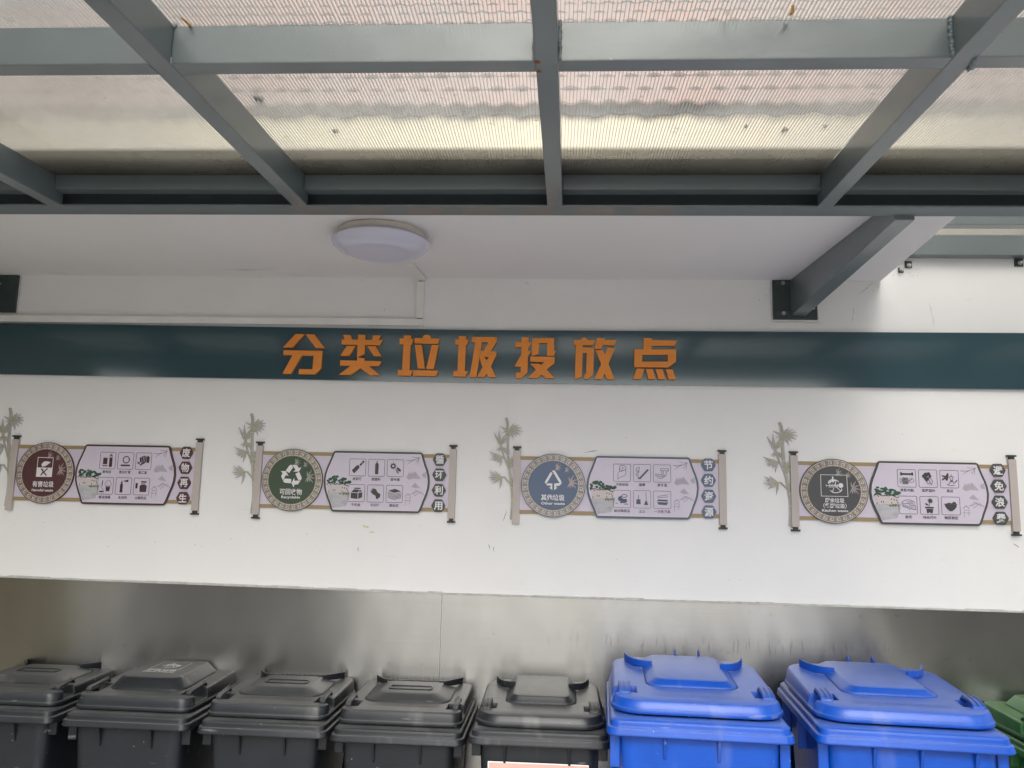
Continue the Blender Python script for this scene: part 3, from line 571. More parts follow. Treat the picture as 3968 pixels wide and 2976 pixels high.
SPRIGS = [((-190, 236), [(158, 46), (196, 34), (228, 40), (262, 40), (292, 46), (318, 42), (338, 50), (356, 54), (14, 52), (34, 44), (58, 36)], 11),
          ((-226, 176), [(122, 60), (98, 62), (64, 52), (45, 60), (28, 30), (252, 16), (150, 20)], 11),
          ((-224, 160), [(205, 26), (238, 22), (338, 34), (310, 40)], 8),
          ((-224, 122), [(160, 54), (178, 44), (196, 46), (212, 40), (262, 46), (240, 34)], 10),
          ((-184, 100), [(38, 44), (14, 46), (70, 24), (108, 26), (250, 36), (300, 40), (276, 34)], 10),
          ((-222, 30), [(152, 56), (166, 50), (180, 56), (194, 48), (214, 46), (262, 50), (136, 40)], 10)]
STALKS = [[(-226, 176), (-222, 150), (-208, 110), (-188, 60), (-172, 10)], [(-224, 122), (-210, 112), (-200, 96)], [(-222, 30), (-208, 32), (-194, 16), (-172, -8)]]
CULM = [(-207, 290), (-200, 268), (-199, 240), (-197, 180), (-195, 130), (-186, 60), (-180, 10), (-173, -40), (-172, -90), (-176, -150)]

def panel_outline(i):
    """info panel edge inset by i mm"""
    L, R, c = [], [], 376.5
    side = [(567, 131), (575, 127), (579, 117), (583, 104), (591, 80), (601, 55), (608, 30), (611, 0), (608, -30), (601, -55), (591, -80), (583, -104), (577, -118), (572, -128), (563, -133)]
    lft = [(190, -134), (182, -130), (177, -119), (170, -100), (161, -80), (151, -55), (144, -30), (141, 0), (144, 30), (151, 55), (161, 80), (170, 104), (175, 118), (179, 127), (187, 131)]
    pts = side + lft
    n = len(pts); out = []
    for k in range(n):
        a, b = Vector(pts[k - 1]), Vector(pts[(k + 1) % n]); d = (b - a).normalized()
        out.append((pts[k][0] + d.y * i, pts[k][1] - d.x * i))
    return out

def icon(g, bx, by, prims):
    """prims in a unit box; bx,by = top left of the 72 x 74 box"""
    g.rrect(bx, by - 74, bx + 72, by, 5, 1.7)
    X = lambda p: (bx + p[0] * 72, by - 74 + p[1] * 74)
    for q in prims:
        if q[0] == 'p': g.poly([X(p) for p in q[1]])
        elif q[0] == 'l': g.line([X(p) for p in q[1]], q[2])
        elif q[0] == 'c': g.disc(*X((q[1], q[2])), q[3] * 72, 24, q[4] if len(q) > 4 else 1.0)
        elif q[0] == 'r': g.ring(*X((q[1], q[2])), q[3] * 72, q[4], 28, q[5] if len(q) > 5 else 1.0)
        elif q[0] == 'b': g.rect(*X((q[1], q[2])), *X((q[3], q[4])))
def arc(cx, cy, r, a0, a1, n=10, e=1.0): return [(cx + r * math.cos(math.radians(a0 + (a1 - a0) * k / n)), cy + e * r * math.sin(math.radians(a0 + (a1 - a0) * k / n))) for k in range(n + 1)]

ICONS = {
 'maroon': [
  [('b', .20, .28, .48, .66), ('b', .18, .17, .50, .22), ('l', [(.24, .70), (.30, .70)], 1.6), ('l', [(.38, .70), (.44, .70)], 1.6), ('l', [(.22, .13), (.27, .13)], 1.6), ('l', [(.40, .13), (.45, .13)], 1.6), ('b', .60, .12, .80, .66), ('r', .70, .73, .07, 2.2), ('b', .60, .80, .80, .84), ('b', .66, .86, .74, .90)],
  [('r', .53, .57, .20, 4.2), ('l', [(.75, .54), (.75, .62)], 4), ('l', [(.20, .23), (.80, .23)], 7)],
  [('p', [(.22, .72), (.36, .74), (.34, .44), (.28, .38)]), ('p', [(.38, .80), (.46, .82), (.44, .36), (.36, .32)]), ('p', [(.49, .82), (.56, .84), (.55, .42), (.47, .36)]), ('p', [(.59, .84), (.66, .78), (.66, .46), (.58, .42)]), ('p', [(.68, .78), (.78, .82), (.88, .74), (.86, .40), (.68, .42)]), ('p', [(.10, .36), (.22, .34), (.30, .22), (.62, .40), (.58, .46), (.30, .30), (.22, .44), (.12, .46)])],
  [('b', .50, .46, .84, .50), ('p', [(.52, .43), (.82, .43), (.77, .18), (.55, .18)]), ('l', arc(.67, .52, .20, 0, 180, 10, 1.6), 1.4), ('l', [(.30, .82), (.28, .50)], 3.4), ('l', [(.28, .50), (.27, .36), (.44, .22)], 1.4), ('b', .12, .12, .42, .20)],
  [('b', .28, .12, .46, .62), ('p', [(.30, .64), (.44, .64), (.41, .76), (.34, .76)]), ('b', .36, .76, .40, .84), ('p', [(.44, .80), (.80, .90), (.78, .74)])],
  [('p', [(.40, .18), (.82, .18), (.84, .54), (.72, .62), (.50, .62), (.38, .54)]), ('b', .48, .66, .74, .69), ('b', .44, .74, .80, .82), ('l', [(.18, .38), (.18, .70)], 10)]],
 'forest': [
  [('p', [(.14, .32), (.30, .14), (.60, .46), (.62, .58), (.52, .64), (.44, .62)]), ('l', [(.64, .62), (.76, .76)], 8), ('l', [(.78, .78), (.88, .88)], 9)],
  [('p', [(.42, .12), (.62, .12), (.63, .68), (.58, .78), (.46, .78), (.41, .68)]), ('b', .48, .82, .56, .88), ('b', .46, .78, .58, .80)],
  [('r', .36, .62, .11, 5.5)] + [('l', [(.36 + .12 * math.cos(a * math.pi / 4), .62 + .12 * math.sin(a * math.pi / 4)), (.36 + .20 * math.cos(a * math.pi / 4), .62 + .20 * math.sin(a * math.pi / 4))], 3.4) for a in range(8)] + [('p', [(.56, .50), (.64, .56), (.84, .40), (.84, .30), (.76, .30)])] + [('l', [(.50 + .02 * k, .44 - .07 * k), (.66 + .025 * k, .36 - .06 * k + .02)], 2.2) for k in range(4)],
  [('p', [(.16, .20), (.58, .16), (.58, .50), (.16, .52)]), ('p', [(.62, .17), (.86, .26), (.86, .56), (.62, .51)]), ('p', [(.18, .56), (.57, .54), (.70, .70), (.34, .72)]), ('p', [(.62, .56), (.84, .60), (.74, .70)]), ('b', .36, .75, .74, .82)],
  [('p', [(.22, .56), (.40, .80), (.54, .74), (.62, .58), (.82, .46), (.78, .28), (.64, .18), (.54, .20), (.52, .36), (.34, .46)]), ('l', [(.20, .60), (.36, .82)], 3)],
  [('p', [(.12, .68), (.52, .80), (.90, .66), (.50, .56)])] + [('l', [(.10, .60 - .075 * k), (.50, .48 - .075 * k), (.92, .58 - .075 * k)], 1.9) for k in range(5)]],
 'slate': [
  [('r', .54, .78, .19, 2.0, .8), ('c', .54, .78, .04), ('l', [(.35, .78), (.35, .60), (.42, .56), (.66, .66), (.74, .76)], 1.8), ('l', [(.35, .58), (.26, .46), (.25, .12), (.40, .24), (.66, .34), (.72, .44), (.72, .70)], 1.8)],
  [('l', [(.34, .16), (.86, .72)], 7.5), ('l', [(.26, .24), (.32, .17)], 5), ('l', [(.24, .26), (.14, .42), (.22, .54), (.30, .60), (.14, .62), (.18, .76), (.32, .86), (.36, .74), (.28, .66), (.34, .56), (.24, .44), (.32, .28)], 2.0)],
  [('l', [(.40, .78), (.88, .78), (.88, .66), (.42, .66), (.40, .78)], 2.0), ('l', [(.46, .66), (.50, .56), (.46, .44)], 2), ('l', [(.82, .66), (.74, .52), (.72, .40), (.60, .30)], 2), ('l', [(.56, .64), (.60, .42)], 2), ('l', [(.12, .46), (.62, .40), (.64, .32), (.14, .36), (.12, .46)], 2), ('l', [(.20, .34), (.32, .22), (.48, .22), (.62, .32)], 2)],
  [('p', [(.30, .62), (.46, .68), (.50, .56), (.62, .50), (.76, .52), (.80, .38), (.72, .28), (.36, .26), (.42, .36), (.30, .40), (.26, .50)]), ('r', .64, .68, .16, 3.0, .55), ('l', [(.14, .26), (.24, .24)], 3), ('l', [(.62, .20), (.78, .22), (.86, .18)], 3)],
  [('p', [(.16, .22), (.42, .22), (.40, .50), (.18, .50)]), ('l', [(.29, .52), (.29, .74)], 2.4), ('p', [(.60, .18), (.86, .18), (.78, .40), (.72, .46)]), ('l', [(.74, .46), (.72, .90)], 2.2)],
  [('l', [(.22, .68), (.84, .80)], 2.0), ('l', [(.22, .60), (.84, .68)], 2.0), ('p', [(.28, .52), (.80, .50), (.84, .40), (.18, .42)]), ('p', [(.20, .37), (.84, .35), (.76, .20), (.28, .22)])]],
 'graphite': [
  [('l', [(.24, .74), (.78, .74)], 8), ('c', .20, .79, .055), ('c', .20, .70, .055), ('c', .82, .79, .055), ('c', .82, .70, .055), ('l', [(.20, .38), (.72, .36)], 1.8), ('r', .76, .38, .13, 1.6, 1.0), ('c', .76, .43, .035), ('l', [(.14, .50), (.12, .38), (.16, .22), (.28, .38), (.14, .50)], 1.6)] + [('l', [(.27 + .055 * k, .54), (.30 + .055 * k, .40)], 2.6) for k in range(6)] + [('l', [(.28 + .055 * k, .16), (.30 + .055 * k, .34)], 2.6) for k in range(6)],
  [('c', .40, .72, .13), ('c', .28, .64, .10), ('c', .54, .76, .11), ('c', .62, .64, .08), ('p', [(.22, .60), (.62, .58), (.50, .40), (.44, .30), (.34, .40)]), ('l', [(.50, .52), (.62, .26), (.70, .14)], 2.6), ('l', [(.60, .56), (.76, .36), (.70, .22)], 2.0), ('l', [(.42, .36), (.46, .22), (.62, .20)], 2.0)],
  [('p', [(.44, .88), (.48, .74), (.46, .58), (.40, .40), (.30, .42), (.28, .50), (.10, .40), (.10, .48), (.24, .60), (.10, .64), (.10, .72), (.30, .68)]), ('l', [(.50, .64), (.74, .64)], 2.2), ('l', [(.62, .66), (.62, .78)], 2.2), ('l', [(.52, .62), (.58, .44), (.48, .22), (.36, .18)], 2.0), ('l', [(.72, .62), (.66, .44), (.76, .22)], 2.0), ('c', .63, .38, .05), ('p', [(.74, .28), (.90, .46), (.94, .44), (.84, .30)]), ('l', [(.36, .18), (.56, .12), (.78, .16)], 1.8)],
  [('l', arc(.52, .58, .36, 10, 172, 12, .58) , 1.8), ('l', [(.16, .62), (.34, .56), (.62, .62), (.86, .54)], 1.8), ('l', [(.16, .58), (.24, .40), (.50, .34), (.60, .22)], 1.8), ('l', [(.54, .56), (.70, .48), (.92, .46), (.92, .24), (.70, .28), (.60, .34)], 1.8)] + [('l', [(.24 + .1 * k, .52 - .02 * k), (.30 + .1 * k, .42 - .02 * k)], 1.6) for k in range(6)] + [('l', [(.44 + .09 * k, .72), (.48 + .09 * k, .64)], 1.5) for k in range(4)],
  [('b', .26, .34, .74, .42), ('p', [(.32, .31), (.70, .31), (.66, .06), (.56, .06), (.50, .12), (.42, .06), (.36, .06)]), ('l', [(.48, .42), (.50, .60), (.54, .72)], 2.2), ('p', [(.48, .50), (.36, .62), (.26, .60), (.34, .50)]), ('c', .56, .76, .10)] + [('p', [(.56 + .09 * math.cos(a - .3), .76 + .09 * math.sin(a - .3)), (.56 + .18 * math.cos(a), .76 + .18 * math.sin(a)), (.56 + .09 * math.cos(a + .3), .76 + .09 * math.sin(a + .3))]) for a in [k * math.pi / 5 for k in range(10)]],
  [('p', [(.16, .58), (.84, .58), (.80, .42), (.66, .26), (.34, .26), (.22, .42)]), ('l', [(.12, .60), (.88, .60)], 2.0), ('b', .40, .20, .60, .26), ('p', [(.24, .62), (.40, .68), (.56, .64), (.66, .74), (.78, .70), (.80, .62)])]]}
CAPT = {'maroon': ['废电池', '废旧灯管', '废墨盒', '废油漆桶', '杀虫剂', '过期药品'], 'forest': ['废玻璃', '废塑料', '废金属', '牛奶盒', '可乐罐', '废纸类'],
        'slate': ['污染纸张', '烟蒂', '尿不湿', '破旧陶瓷品', '尘土', '一次性餐具'], 'graphite': ['骨骼内脏', '菜梗菜叶', '果皮', '果壳', '残枝落叶', '剩菜剩饭']}
SIDE = {'maroon': '废物再生', 'forest': '循环利用', 'slate': '节约资源', 'graphite': '避免浪费'}

def kitchen_emblem(g, cx, cy, s):
    """apple core, fish bone and bowl lines in a box about s wide"""
    P = lambda x, y: (cx + x * s, cy + y * s)
    g.poly([P(*q) for q in [(-.10, .42), (-.06, .46), (-.02, .40), (-.04, .28), (-.09, .28)]])
    g.line([P(*q) for q in [(-.28, .10), (-.24, .22), (-.12, .29), (.06, .28), (.18, .22), (.22, .16)]], s * .035)
    g.poly([P(*q) for q in [(-.28, .08), (-.20, .22), (-.06, .28), (.10, .27), (.12, .20), (.02, .22), (-.04, .14), (-.12, .18), (-.20, .10)]])
    g.line([P(*q) for q in [(.10, .26), (.04, .06), (.12, -.10), (.30, -.28)]], s * .035)
    g.line([P(*q) for q in [(-.30, -.02), (.22, -.02)]], s * .032)
    g.poly([P(*q) for q in [(-.42, .04), (-.30, -.01), (-.42, -.08), (-.37, -.02)]])
    for k in range(6): g.line([P(-.24 + .075 * k, .07), P(-.20 + .075 * k, -.02), P(-.26 + .075 * k, -.12)], s * .022)
    g.disc(*P(.31, .0), s * .115, 24, 1.05)
    g.line([P(*q) for q in [(-.20, -.26), (-.06, -.36), (.10, -.37), (.26, -.32), (.34, -.24), (.34, -.15)]], s * .040)
    g.line([P(*q) for q in [(-.10, -.36), (-.06, -.22), (-.02, -.14)]], s * .03)

def emblem(theme, root, y):
    g = G(y); E = LILACW
    if theme == 'maroon':
        g.line([(-36, -17), (36, -17), (36, 68), (-36, 68)], 2.6, True); g.rect(-36, -17, 36, 23)
        leaf(g, -14, 34, 18, 42, 22); g.line([(-14, 42), (-12, 30), (-8, 22)], 3.0)
        g.build('emblem', E, root)
        x = G(y - 0.0006); x.line([(-16, 18), (12, -12)], 5.5); x.line([(-16, -12), (14, 20)], 5.5); x.line([(-8, 22), (-6, 8), (-12, -6)], 2.2); x.build('emblem_cross', THEME['maroon'], root)
        text('有害垃圾', 28, LILACW, root, 'title', 0, -50, y, 0.02, 100).scale = (1, 1, 1)
        return
    if theme == 'forest':
        A = [(-.61, .40), (-.31, .87), (-.20, .94), (-.06, .95), (.06, .73), (-.27, .20)]; B = [(-.02, .95), (.40, .93), (.60, .67), (.85, .75), (.63, .35), (.08, .31), (.30, .48), (.12, .74)]
        for k in range(3):
            a = -2 * math.pi * k / 3; R = lambda p: (48 * (p[0] * math.cos(a) - p[1] * math.sin(a)), 20 + 48 * (p[0] * math.sin(a) + p[1] * math.cos(a)))
            g.poly([R(p) for p in A]); g.poly([R(p) for p in B])
    if theme == 'slate':
        X = lambda p: ((p[0] - 948) * .312, 22 + (980 - p[1]) * .312)
        for q in ([(835, 1005), (912, 866), (938, 886), (872, 1004), (850, 1030), (838, 1022)], [(926, 850), (950, 843), (972, 852), (1062, 1000), (1030, 1012), (946, 872)], [(850, 1036), (880, 1025), (937, 1025), (937, 1117), (890, 1080), (914, 1080), (912, 1052), (870, 1055)], [(962, 1025), (1026, 1018), (1064, 1002), (1060, 1024), (1036, 1052), (990, 1060), (986, 1078), (1008, 1080), (962, 1117)]):
            g.poly([X(p) for p in q])
    if theme == 'graphite':
        g.line([(-53, -22), (53, -22), (51, 68), (-53, 68)], 2.2, True); kitchen_emblem(g, 0, 24, 84)
    g.build('emblem', E, root)

EN = {'maroon': 'Harmful waste', 'forest': 'Recyclable', 'slate': 'Other waste', 'graphite': 'Kitchen waste'}
CN = {'maroon': '有害垃圾', 'forest': '可回收物', 'slate': '其他垃圾', 'graphite': '厨余垃圾'}

def scroll_sign(theme, x, z, sx, label, missing=False):
    t = thing('scroll_sign', label, 'sign', (x, 0, EYE + z), 0, 'scroll shaped waste sorting signs on the white wall')
    t.scale = (sx, 1, 1)
    mm = 0.001; yb = -0.0065
    # banner with gold edges
    MB().box(-0.150, 0.705, yb, -0.0008, -0.124, 0.124).build('banner', LILAC, t)
    g = G(yb - 0.0004); g.rect(-150, 108, 705, 124); g.rect(-150, -124, 705, -108); g.build('gold_edge', GOLD, t)
    # rollers and their ends
    for u, lo in ((-156, -168 if missing else -154), (710, -152)):
        MB().box((u - 15) * mm, (u + 15) * mm, -0.016, -0.0008, lo * mm, 0.148).build('roller', ROLLER, t)
        for s_, v in ((1, 148), (-1, lo)):
            if s_ < 0 and u < 0 and missing: continue
            a, b, c = v + s_ * 0.3, v + s_ * 11, v + s_ * 18
            f = MB(); f.box((u - 9) * mm, (u + 9) * mm, -0.0155, -0.0008, min(a, b) * mm, max(a, b) * mm); f.box((u - 17.5) * mm, (u + 17.5) * mm, -0.0158, -0.0008, min(b, c) * mm, max(b, c) * mm)
            f.build('roller_end', FINIAL, t)
    # round medallion with fret border
    yd = -0.0150
    MB().loft([[(0.1365 * math.cos(k * math.pi / 48), y, 0.1365 * math.sin(k * math.pi / 48)) for k in range(96)] for y in (yd, yb - 0.0008)]).build('medallion', THEMEF[theme], t)
    g = G(yd - 0.0003); g.disc(0, 0, 133, 96); g.build('fret_ground', BEIGE, t)
    g = G(yd - 0.0007); N = 28
    for k in range(N):
        def T(u, v, k=k):
            a = math.radians(90) - 2 * math.pi * (k + u) / N; r = 107.5 + v * 24; return (r * math.cos(a), r * math.sin(a))
        g.T = T
        for q in ([(0, -.02), (0, 1.02)], [(.16, .10), (.16, .86), (.86, .86), (.86, .20), (.40, .20), (.40, .58), (.64, .58)]):
            d = []
            for i in range(len(q) - 1): d += [(q[i][0] + (q[i + 1][0] - q[i][0]) * j / 3, q[i][1] + (q[i + 1][1] - q[i][1]) * j / 3) for j in range(3)]
            g.line(d + [q[-1]], 0.085)
    g.T = lambda u, v: (u, v)
    g.ring(0, 0, 105.5, 1.2, 96); g.build('fret_border', THEMEF[theme], t)
    g = G(yd - 0.0040); g.disc(0, 0, 104, 96); g.build('medallion_face', THEME[theme], t)
    ye = yd - 0.0046
    g = G(ye)
    for u, v, s_ in ((14, 78, 19), (54, 68, 15), (72, 14, 30)):
        for a in (100, 62, 22, -14, -48, 240, 265, 292): leaf(g, u, v, a, s_ * (1.25 if -60 < a < 70 else 0.9), s_ * 0.22)
    g.build('leaf_print', LEAFT[theme], t)
    emblem(theme, t, ye - 0.0004)
    if theme == 'graphite':
        text('厨余垃圾', 21, LILACW, t, 'title', 0, -39, ye - .0004, 0.02, 77); text('（餐厨垃圾）', 21, LILACW, t, 'title', 0, -62, ye - .0004, 0.02, 92)
        text(EN[theme], 14.5, LILACW, t, 'subtitle', 0, -82, ye - .0004, 0.025, 104)
    else:
        if theme != 'maroon': text(CN[theme], 28, LILACW, t, 'title', -1, -52, ye - .0004, 0.02, 100)
        text(EN[theme], 15.5, LILACW, t, 'subtitle', 0, -77, ye - .0004, 0.025, 84 if theme == 'forest' else 100)
    # info panel
    def ring3(i): return panel_outline(i)
    fr = MB(); o = ring3(0)
    fr.loft([[(p[0] * mm, y, p[1] * mm) for p in o] for y in (-0.0135, yb - 0.0008)]); fr.build('panel_frame', THEMEF[theme], t)
    g = G(-0.0138); g.poly(ring3(8.5)); g.build('panel_border', LILACW, t)
    g = G(-0.0142); g.poly(ring3(10.5)); pf = g.build('panel_face', LILAC, t)
    yp = -0.0146
    g = G(yp); g.poly([(158, -52), (205, -46), (262, -48), (258, -82), (246, -108), (214, -114), (188, -118), (180, -100), (168, -72)]); g.build('painted_water', WATERP, t)
    g = G(yp)
    for _ in range(46):
        u = rnd.uniform(158, 262); top = 22 if 170 < u < 205 else (14 if u < 240 else 2); v = rnd.uniform(-8, top) if u < 245 else rnd.uniform(-6, 4)
        g.poly([(u + rnd.uniform(3, 8) * math.cos(k * 1.05) * 1.2, v - 2 + rnd.uniform(3, 7) * math.sin(k * 1.05)) for k in range(6)])
    g.build('painted_trees', TREEP, t)
    g = G(yp - 0.0016); g.poly([(160, -14), (172, -10), (196, -14), (214, -12), (254, -20), (256, -46), (224, -52), (200, -50), (180, -54), (166, -44)]); g.build('painted_houses', HOUSEP, t)
    g = G(yp - 0.0020)
    for q in ([(156, -18), (166, -8), (176, -20)], [(172, -9), (188, -15), (200, -16)], [(198, -12), (214, -16), (228, -12), (244, -20), (254, -22)], [(222, -8), (232, -12), (242, -14)]): g.line(q, 3.0)
    for u, v in ((186, -40), (194, -40), (226, -44), (168, -46), (226, -28), (236, -30), (246, -32), (250, -40)): g.rect(u - 1.6, v - 4, u + 1.6, v + 2)
    g.build('painted_roofs', ROOFP, t)
    g = G(yp - 0.0012)
    for _ in range(16): u = rnd.uniform(216, 256); g.poly([(u + rnd.uniform(2, 6) * math.cos(k * 1.05), -56 + rnd.uniform(-4, 6) + rnd.uniform(2, 4) * math.sin(k * 1.05)) for k in range(6)])
    g.build('painted_reeds', REEDP, t)
    g = G(yp)
    g.poly([(508, 20), (514, 34), (520, 44), (526, 36), (532, 46), (538, 40), (546, 48), (556, 36), (564, 26), (572, 14), (540, 16), (520, 10)]); g.poly([(576, 34), (584, 42), (594, 46), (598, 22), (584, 20)]); g.poly([(530, -18), (548, -2), (556, -10), (572, -26), (545, -24)])
    g.build('painted_hills', HILLP, t)
    def strokes(ls, name):
        g = G(yp - 0.0004)
        for q, wd in ls: g.line(q, wd)
        g.build(name, INK, t)
    strokes((([(565, 108), (548, 100), (530, 95), (504, 95)], 1.6), ([(565, 108), (540, 108), (530, 112)], 1.2), ([(562, 106), (552, 90), (546, 84)], 1.4), ([(560, 104), (560, 86), (556, 78)], 1.0), ([(548, 100), (520, 88), (512, 78)], 0.9), ([(532, 95), (520, 84)], 0.9)), 'painted_branches')
    strokes((([(506, -62), (518, -50), (530, -62)], 1.8), ([(508, -68), (532, -68)], 1.2), ([(510, -70), (508, -100)], 0.9), ([(528, -70), (526, -94)], 0.9), ([(504, -80), (534, -80)], 1.2), ([(528, -52), (542, -46), (552, -34), (562, -44)], 1.2), ([(546, -60), (572, -40), (592, -56)], 1.1), ([(540, -52), (560, -36), (580, -52)], 1.0)), 'painted_pavilion')
    ICM = mat('icon_' + theme, tuple(0.85 * c for c in THEMEF[theme].node_tree.nodes['Principled BSDF'].inputs['Base Color'].default_value[:3]), 0.5) if theme not in ICMS else ICMS[theme]
    ICMS[theme] = ICM
    for j in range(2):
        for i in range(3):
            bx, by = 254 + 84 * i + 1.5 * (1 - j) * 0, 97 - 112 * j
            g = G(yp - 0.0008); icon(g, bx, by, ICONS[theme][3 * j + i]); g.build('pictogram', ICM, t)
            c = CAPT[theme][3 * j + i]
            text(c, 14.2, INK, t, 'caption', bx + 36, by - 87, yp - 0.0008, 0.012, 13.4 * len(c))
    for k, v in enumerate((101, 35, -32, -99)):
        h = []
        for cx, cy in ((1, 0), (.52, .87), (-.52, .87), (-1, 0), (-.52, -.87), (.52, -.87)):
            h.append((652 + cx * 31.5, v + cy * 31.5))
        r = []
        for i in range(6):
            a, b, c_ = Vector(h[i - 1]), Vector(h[i]), Vector(h[(i + 1) % 6]); r += [tuple(b.lerp(a, .16)), tuple(b.lerp(a, .05) * .5 + b.lerp(c_, .05) * .5), tuple(b.lerp(c_, .16))]
        hb = MB(); hb.loft([[(p[0] * mm, y, p[1] * mm) for p in r] for y in (-0.0130, yb - 0.0008)]); hx = hb.build('hexagon_badge', THEME[theme] if theme != 'forest' else THEMEF[theme], t)
        text(SIDE[theme][k], 40, LILACW, hx, 'character', 652, v, -0.0134, 0.022, 37)
    # bamboo cut-out
    b = MB(); cul = G(-0.0075); cul2 = G(-0.0122)
    bb = thing_part('bamboo', t)
    g = G(-0.0068); g2 = G(-0.0092)
    g.line(CULM, 12.5); g2.line(CULM, 7.5)
    for q in STALKS: g.line(q, 6); g2.line(q, 3)
    for (u, v), ls, wd in SPRIGS:
        for a, ln in ls: leaf(g, u, v, a, ln, wd * 0.80, 2.2)
        for a, ln in ls: leaf(g2, u, v, a, ln * 0.82, wd * 0.50)
    extr(g, 0.0060, 'bamboo_edge', LEAFE, bb); g2.build('bamboo_print', LEAFG, bb)
    g = G(-0.0150)
    for u, v in ((-197.5, 205), (-195, 125), (-187, 66), (-178, -14), (-172.5, -66)): g.line([(u - 6, v - 1), (u, v + 1), (u + 6, v - 1)], 1.6)
    g.build('bamboo_joint', LILACW, bb)
ICMS = {}
def thing_part(name, parent):
    o = bpy.data.objects.new(name, None); o.empty_display_size = 0.05; COL.objects.link(o); o.parent = parent; return o
def extr(g, d, name, m, parent):
    b = MB(); n = len(g.v); b.v = list(g.v) + [(x, y + d, z) for x, y, z in g.v]
    for f in g.f:
        b.f.append(f)
        for i in range(len(f)): b.f.append((f[i], f[(i + 1) % len(f)], f[(i + 1) % len(f)] + n, f[i] + n))
    return b.build(name, m, parent, fix=False)
_text = text
def text(body, size, m, parent, name, u, v, y, bold=0.0, width=None, space=1.0):
    return _text(body, size / 1000, m, parent, name, u / 1000, v / 1000, y, bold, width / 1000 if width else None, space)
scroll_sign('maroon', -2.275, 0.077, 849 / 866, 'scroll sign with the maroon medallion reading Harmful waste', missing=True)
scroll_sign('forest', -1.149, 0.068, 864 / 866, 'scroll sign with the dark green medallion reading Recyclable')
scroll_sign('slate', -0.001, 0.067, 884 / 866, 'scroll sign with the slate blue medallion reading Other waste', missing=True)
scroll_sign('graphite', 1.190, 0.067, 906 / 866, 'scroll sign with the dark grey medallion reading Kitchen waste')
# ================================================================ wheeled bins
text = _text
def bin_shell(t, m, W, D, yf, ztop, hc, lower, rib_x, gl=0.072):
    """collar with its stepped lip, and the tapering tub; local y = 0 at the lid's front edge"""
    x, y0, y1 = W / 2, yf, yf + D
    def R(i, z, r=0.035): return rrect(-x + i, x - i, y0 + i, y1 - i, max(r - i * 0.3, 0.01), z)
    zb = ztop - hc
    MB().loft([R(0.040, zb - 0.002), R(0.004, zb), R(0.0, zb + 0.004), R(0.002, zb + 0.012), R(0.004, zb + hc * 0.46), R(0.011, zb + hc * 0.50), R(0.013, zb + hc * 0.82), R(0.020, ztop - 0.004), R(0.030, ztop), R(0.060, ztop + 0.001)]).build('collar', m, t, smooth=True)
    xt, dt = x - 0.040, D - 0.07
    def B(k, z): # k: 0 top, 1 bottom
        i = 0.045 * k
        return rrect(-xt + i, xt - i, y0 + 0.034 + i * 1.2, y0 + 0.034 + dt - i, 0.045, z)
    MB().loft([B(1.0, 0.0), B(0.93, 0.05), B(0.5, zb * 0.5), B(0.08, zb - 0.09), B(0, zb - 0.001)]).build('tub', m, t, smooth=True)
    for rx_ in rib_x:      # gussets under the front of the collar
        MB().hexa([(rx_ - 0.004, y0 + 0.034, zb - gl), (rx_ + 0.004, y0 + 0.034, zb - gl), (rx_ + 0.004, y0 + 0.046, zb - gl), (rx_ - 0.004, y0 + 0.046, zb - gl),
                (rx_ - 0.005, y0 + 0.012, zb - 0.001), (rx_ + 0.005, y0 + 0.012, zb - 0.001), (rx_ + 0.005, y0 + 0.046, zb - 0.001), (rx_ - 0.005, y0 + 0.046, zb - 0.001)]).build('gusset', m, t)
    for sx in (-1, 1):
        for yy in (y0 + 0.055, y0 + D * 0.5, y0 + D - 0.08):
            a = sx * (xt - 0.004); b = sx * (x - 0.012)
            MB().hexa([(min(a, b), yy, zb - lower), (max(a, b), yy, zb - lower), (max(a, b), yy + 0.008, zb - lower), (min(a, b), yy + 0.008, zb - lower),
                    (min(a, b), yy, zb - 0.001), (max(a, b), yy, zb - 0.001), (max(a, b), yy + 0.008, zb - 0.001), (min(a, b), yy + 0.008, zb - 0.001)]).build('gusset', m, t)
    # rear handle bar
    h = MB()
    for sx in (-1, 1): h.box(sx * x * 0.55 - 0.015, sx * x * 0.55 + 0.015, y1 - 0.015, y1 + 0.03, zb + 0.01, ztop - 0.006)
    h.loft([[(-x * 0.8 + k * x * 1.6, y1 + 0.034 + 0.013 * math.cos(a * math.pi / 5), ztop - 0.014 + 0.013 * math.sin(a * math.pi / 5)) for a in range(10)] for k in (0, 1)])
    h.build('rear_handle', m, t, smooth=True)

def fin(m_, pts, h0, h1, th=0.006):
    """thin curved upright rib; pts (x, y, z) along its foot"""
    P = [Vector(p) for p in pts]; n = len(P); rings = []
    for i, q in enumerate(P):
        d = P[min(i + 1, n - 1)] - P[max(i - 1, 0)]; s = Vector((-d.y, d.x, 0)).normalized() * th / 2
        h = h0 + (h1 - h0) * i / (n - 1)
        rings.append([q - s, q + s, q + s + Vector((0, 0, h)), q - s + Vector((0, 0, h))])
    m_.loft(rings)

def arc3(p0, p1, p2, n=9):  # quadratic curve through control points
    a, b, c = Vector(p0), Vector(p1), Vector(p2)
    return [tuple(a * (1 - t) ** 2 + b * 2 * t * (1 - t) + c * t * t) for t in [k / n for k in range(n + 1)]]

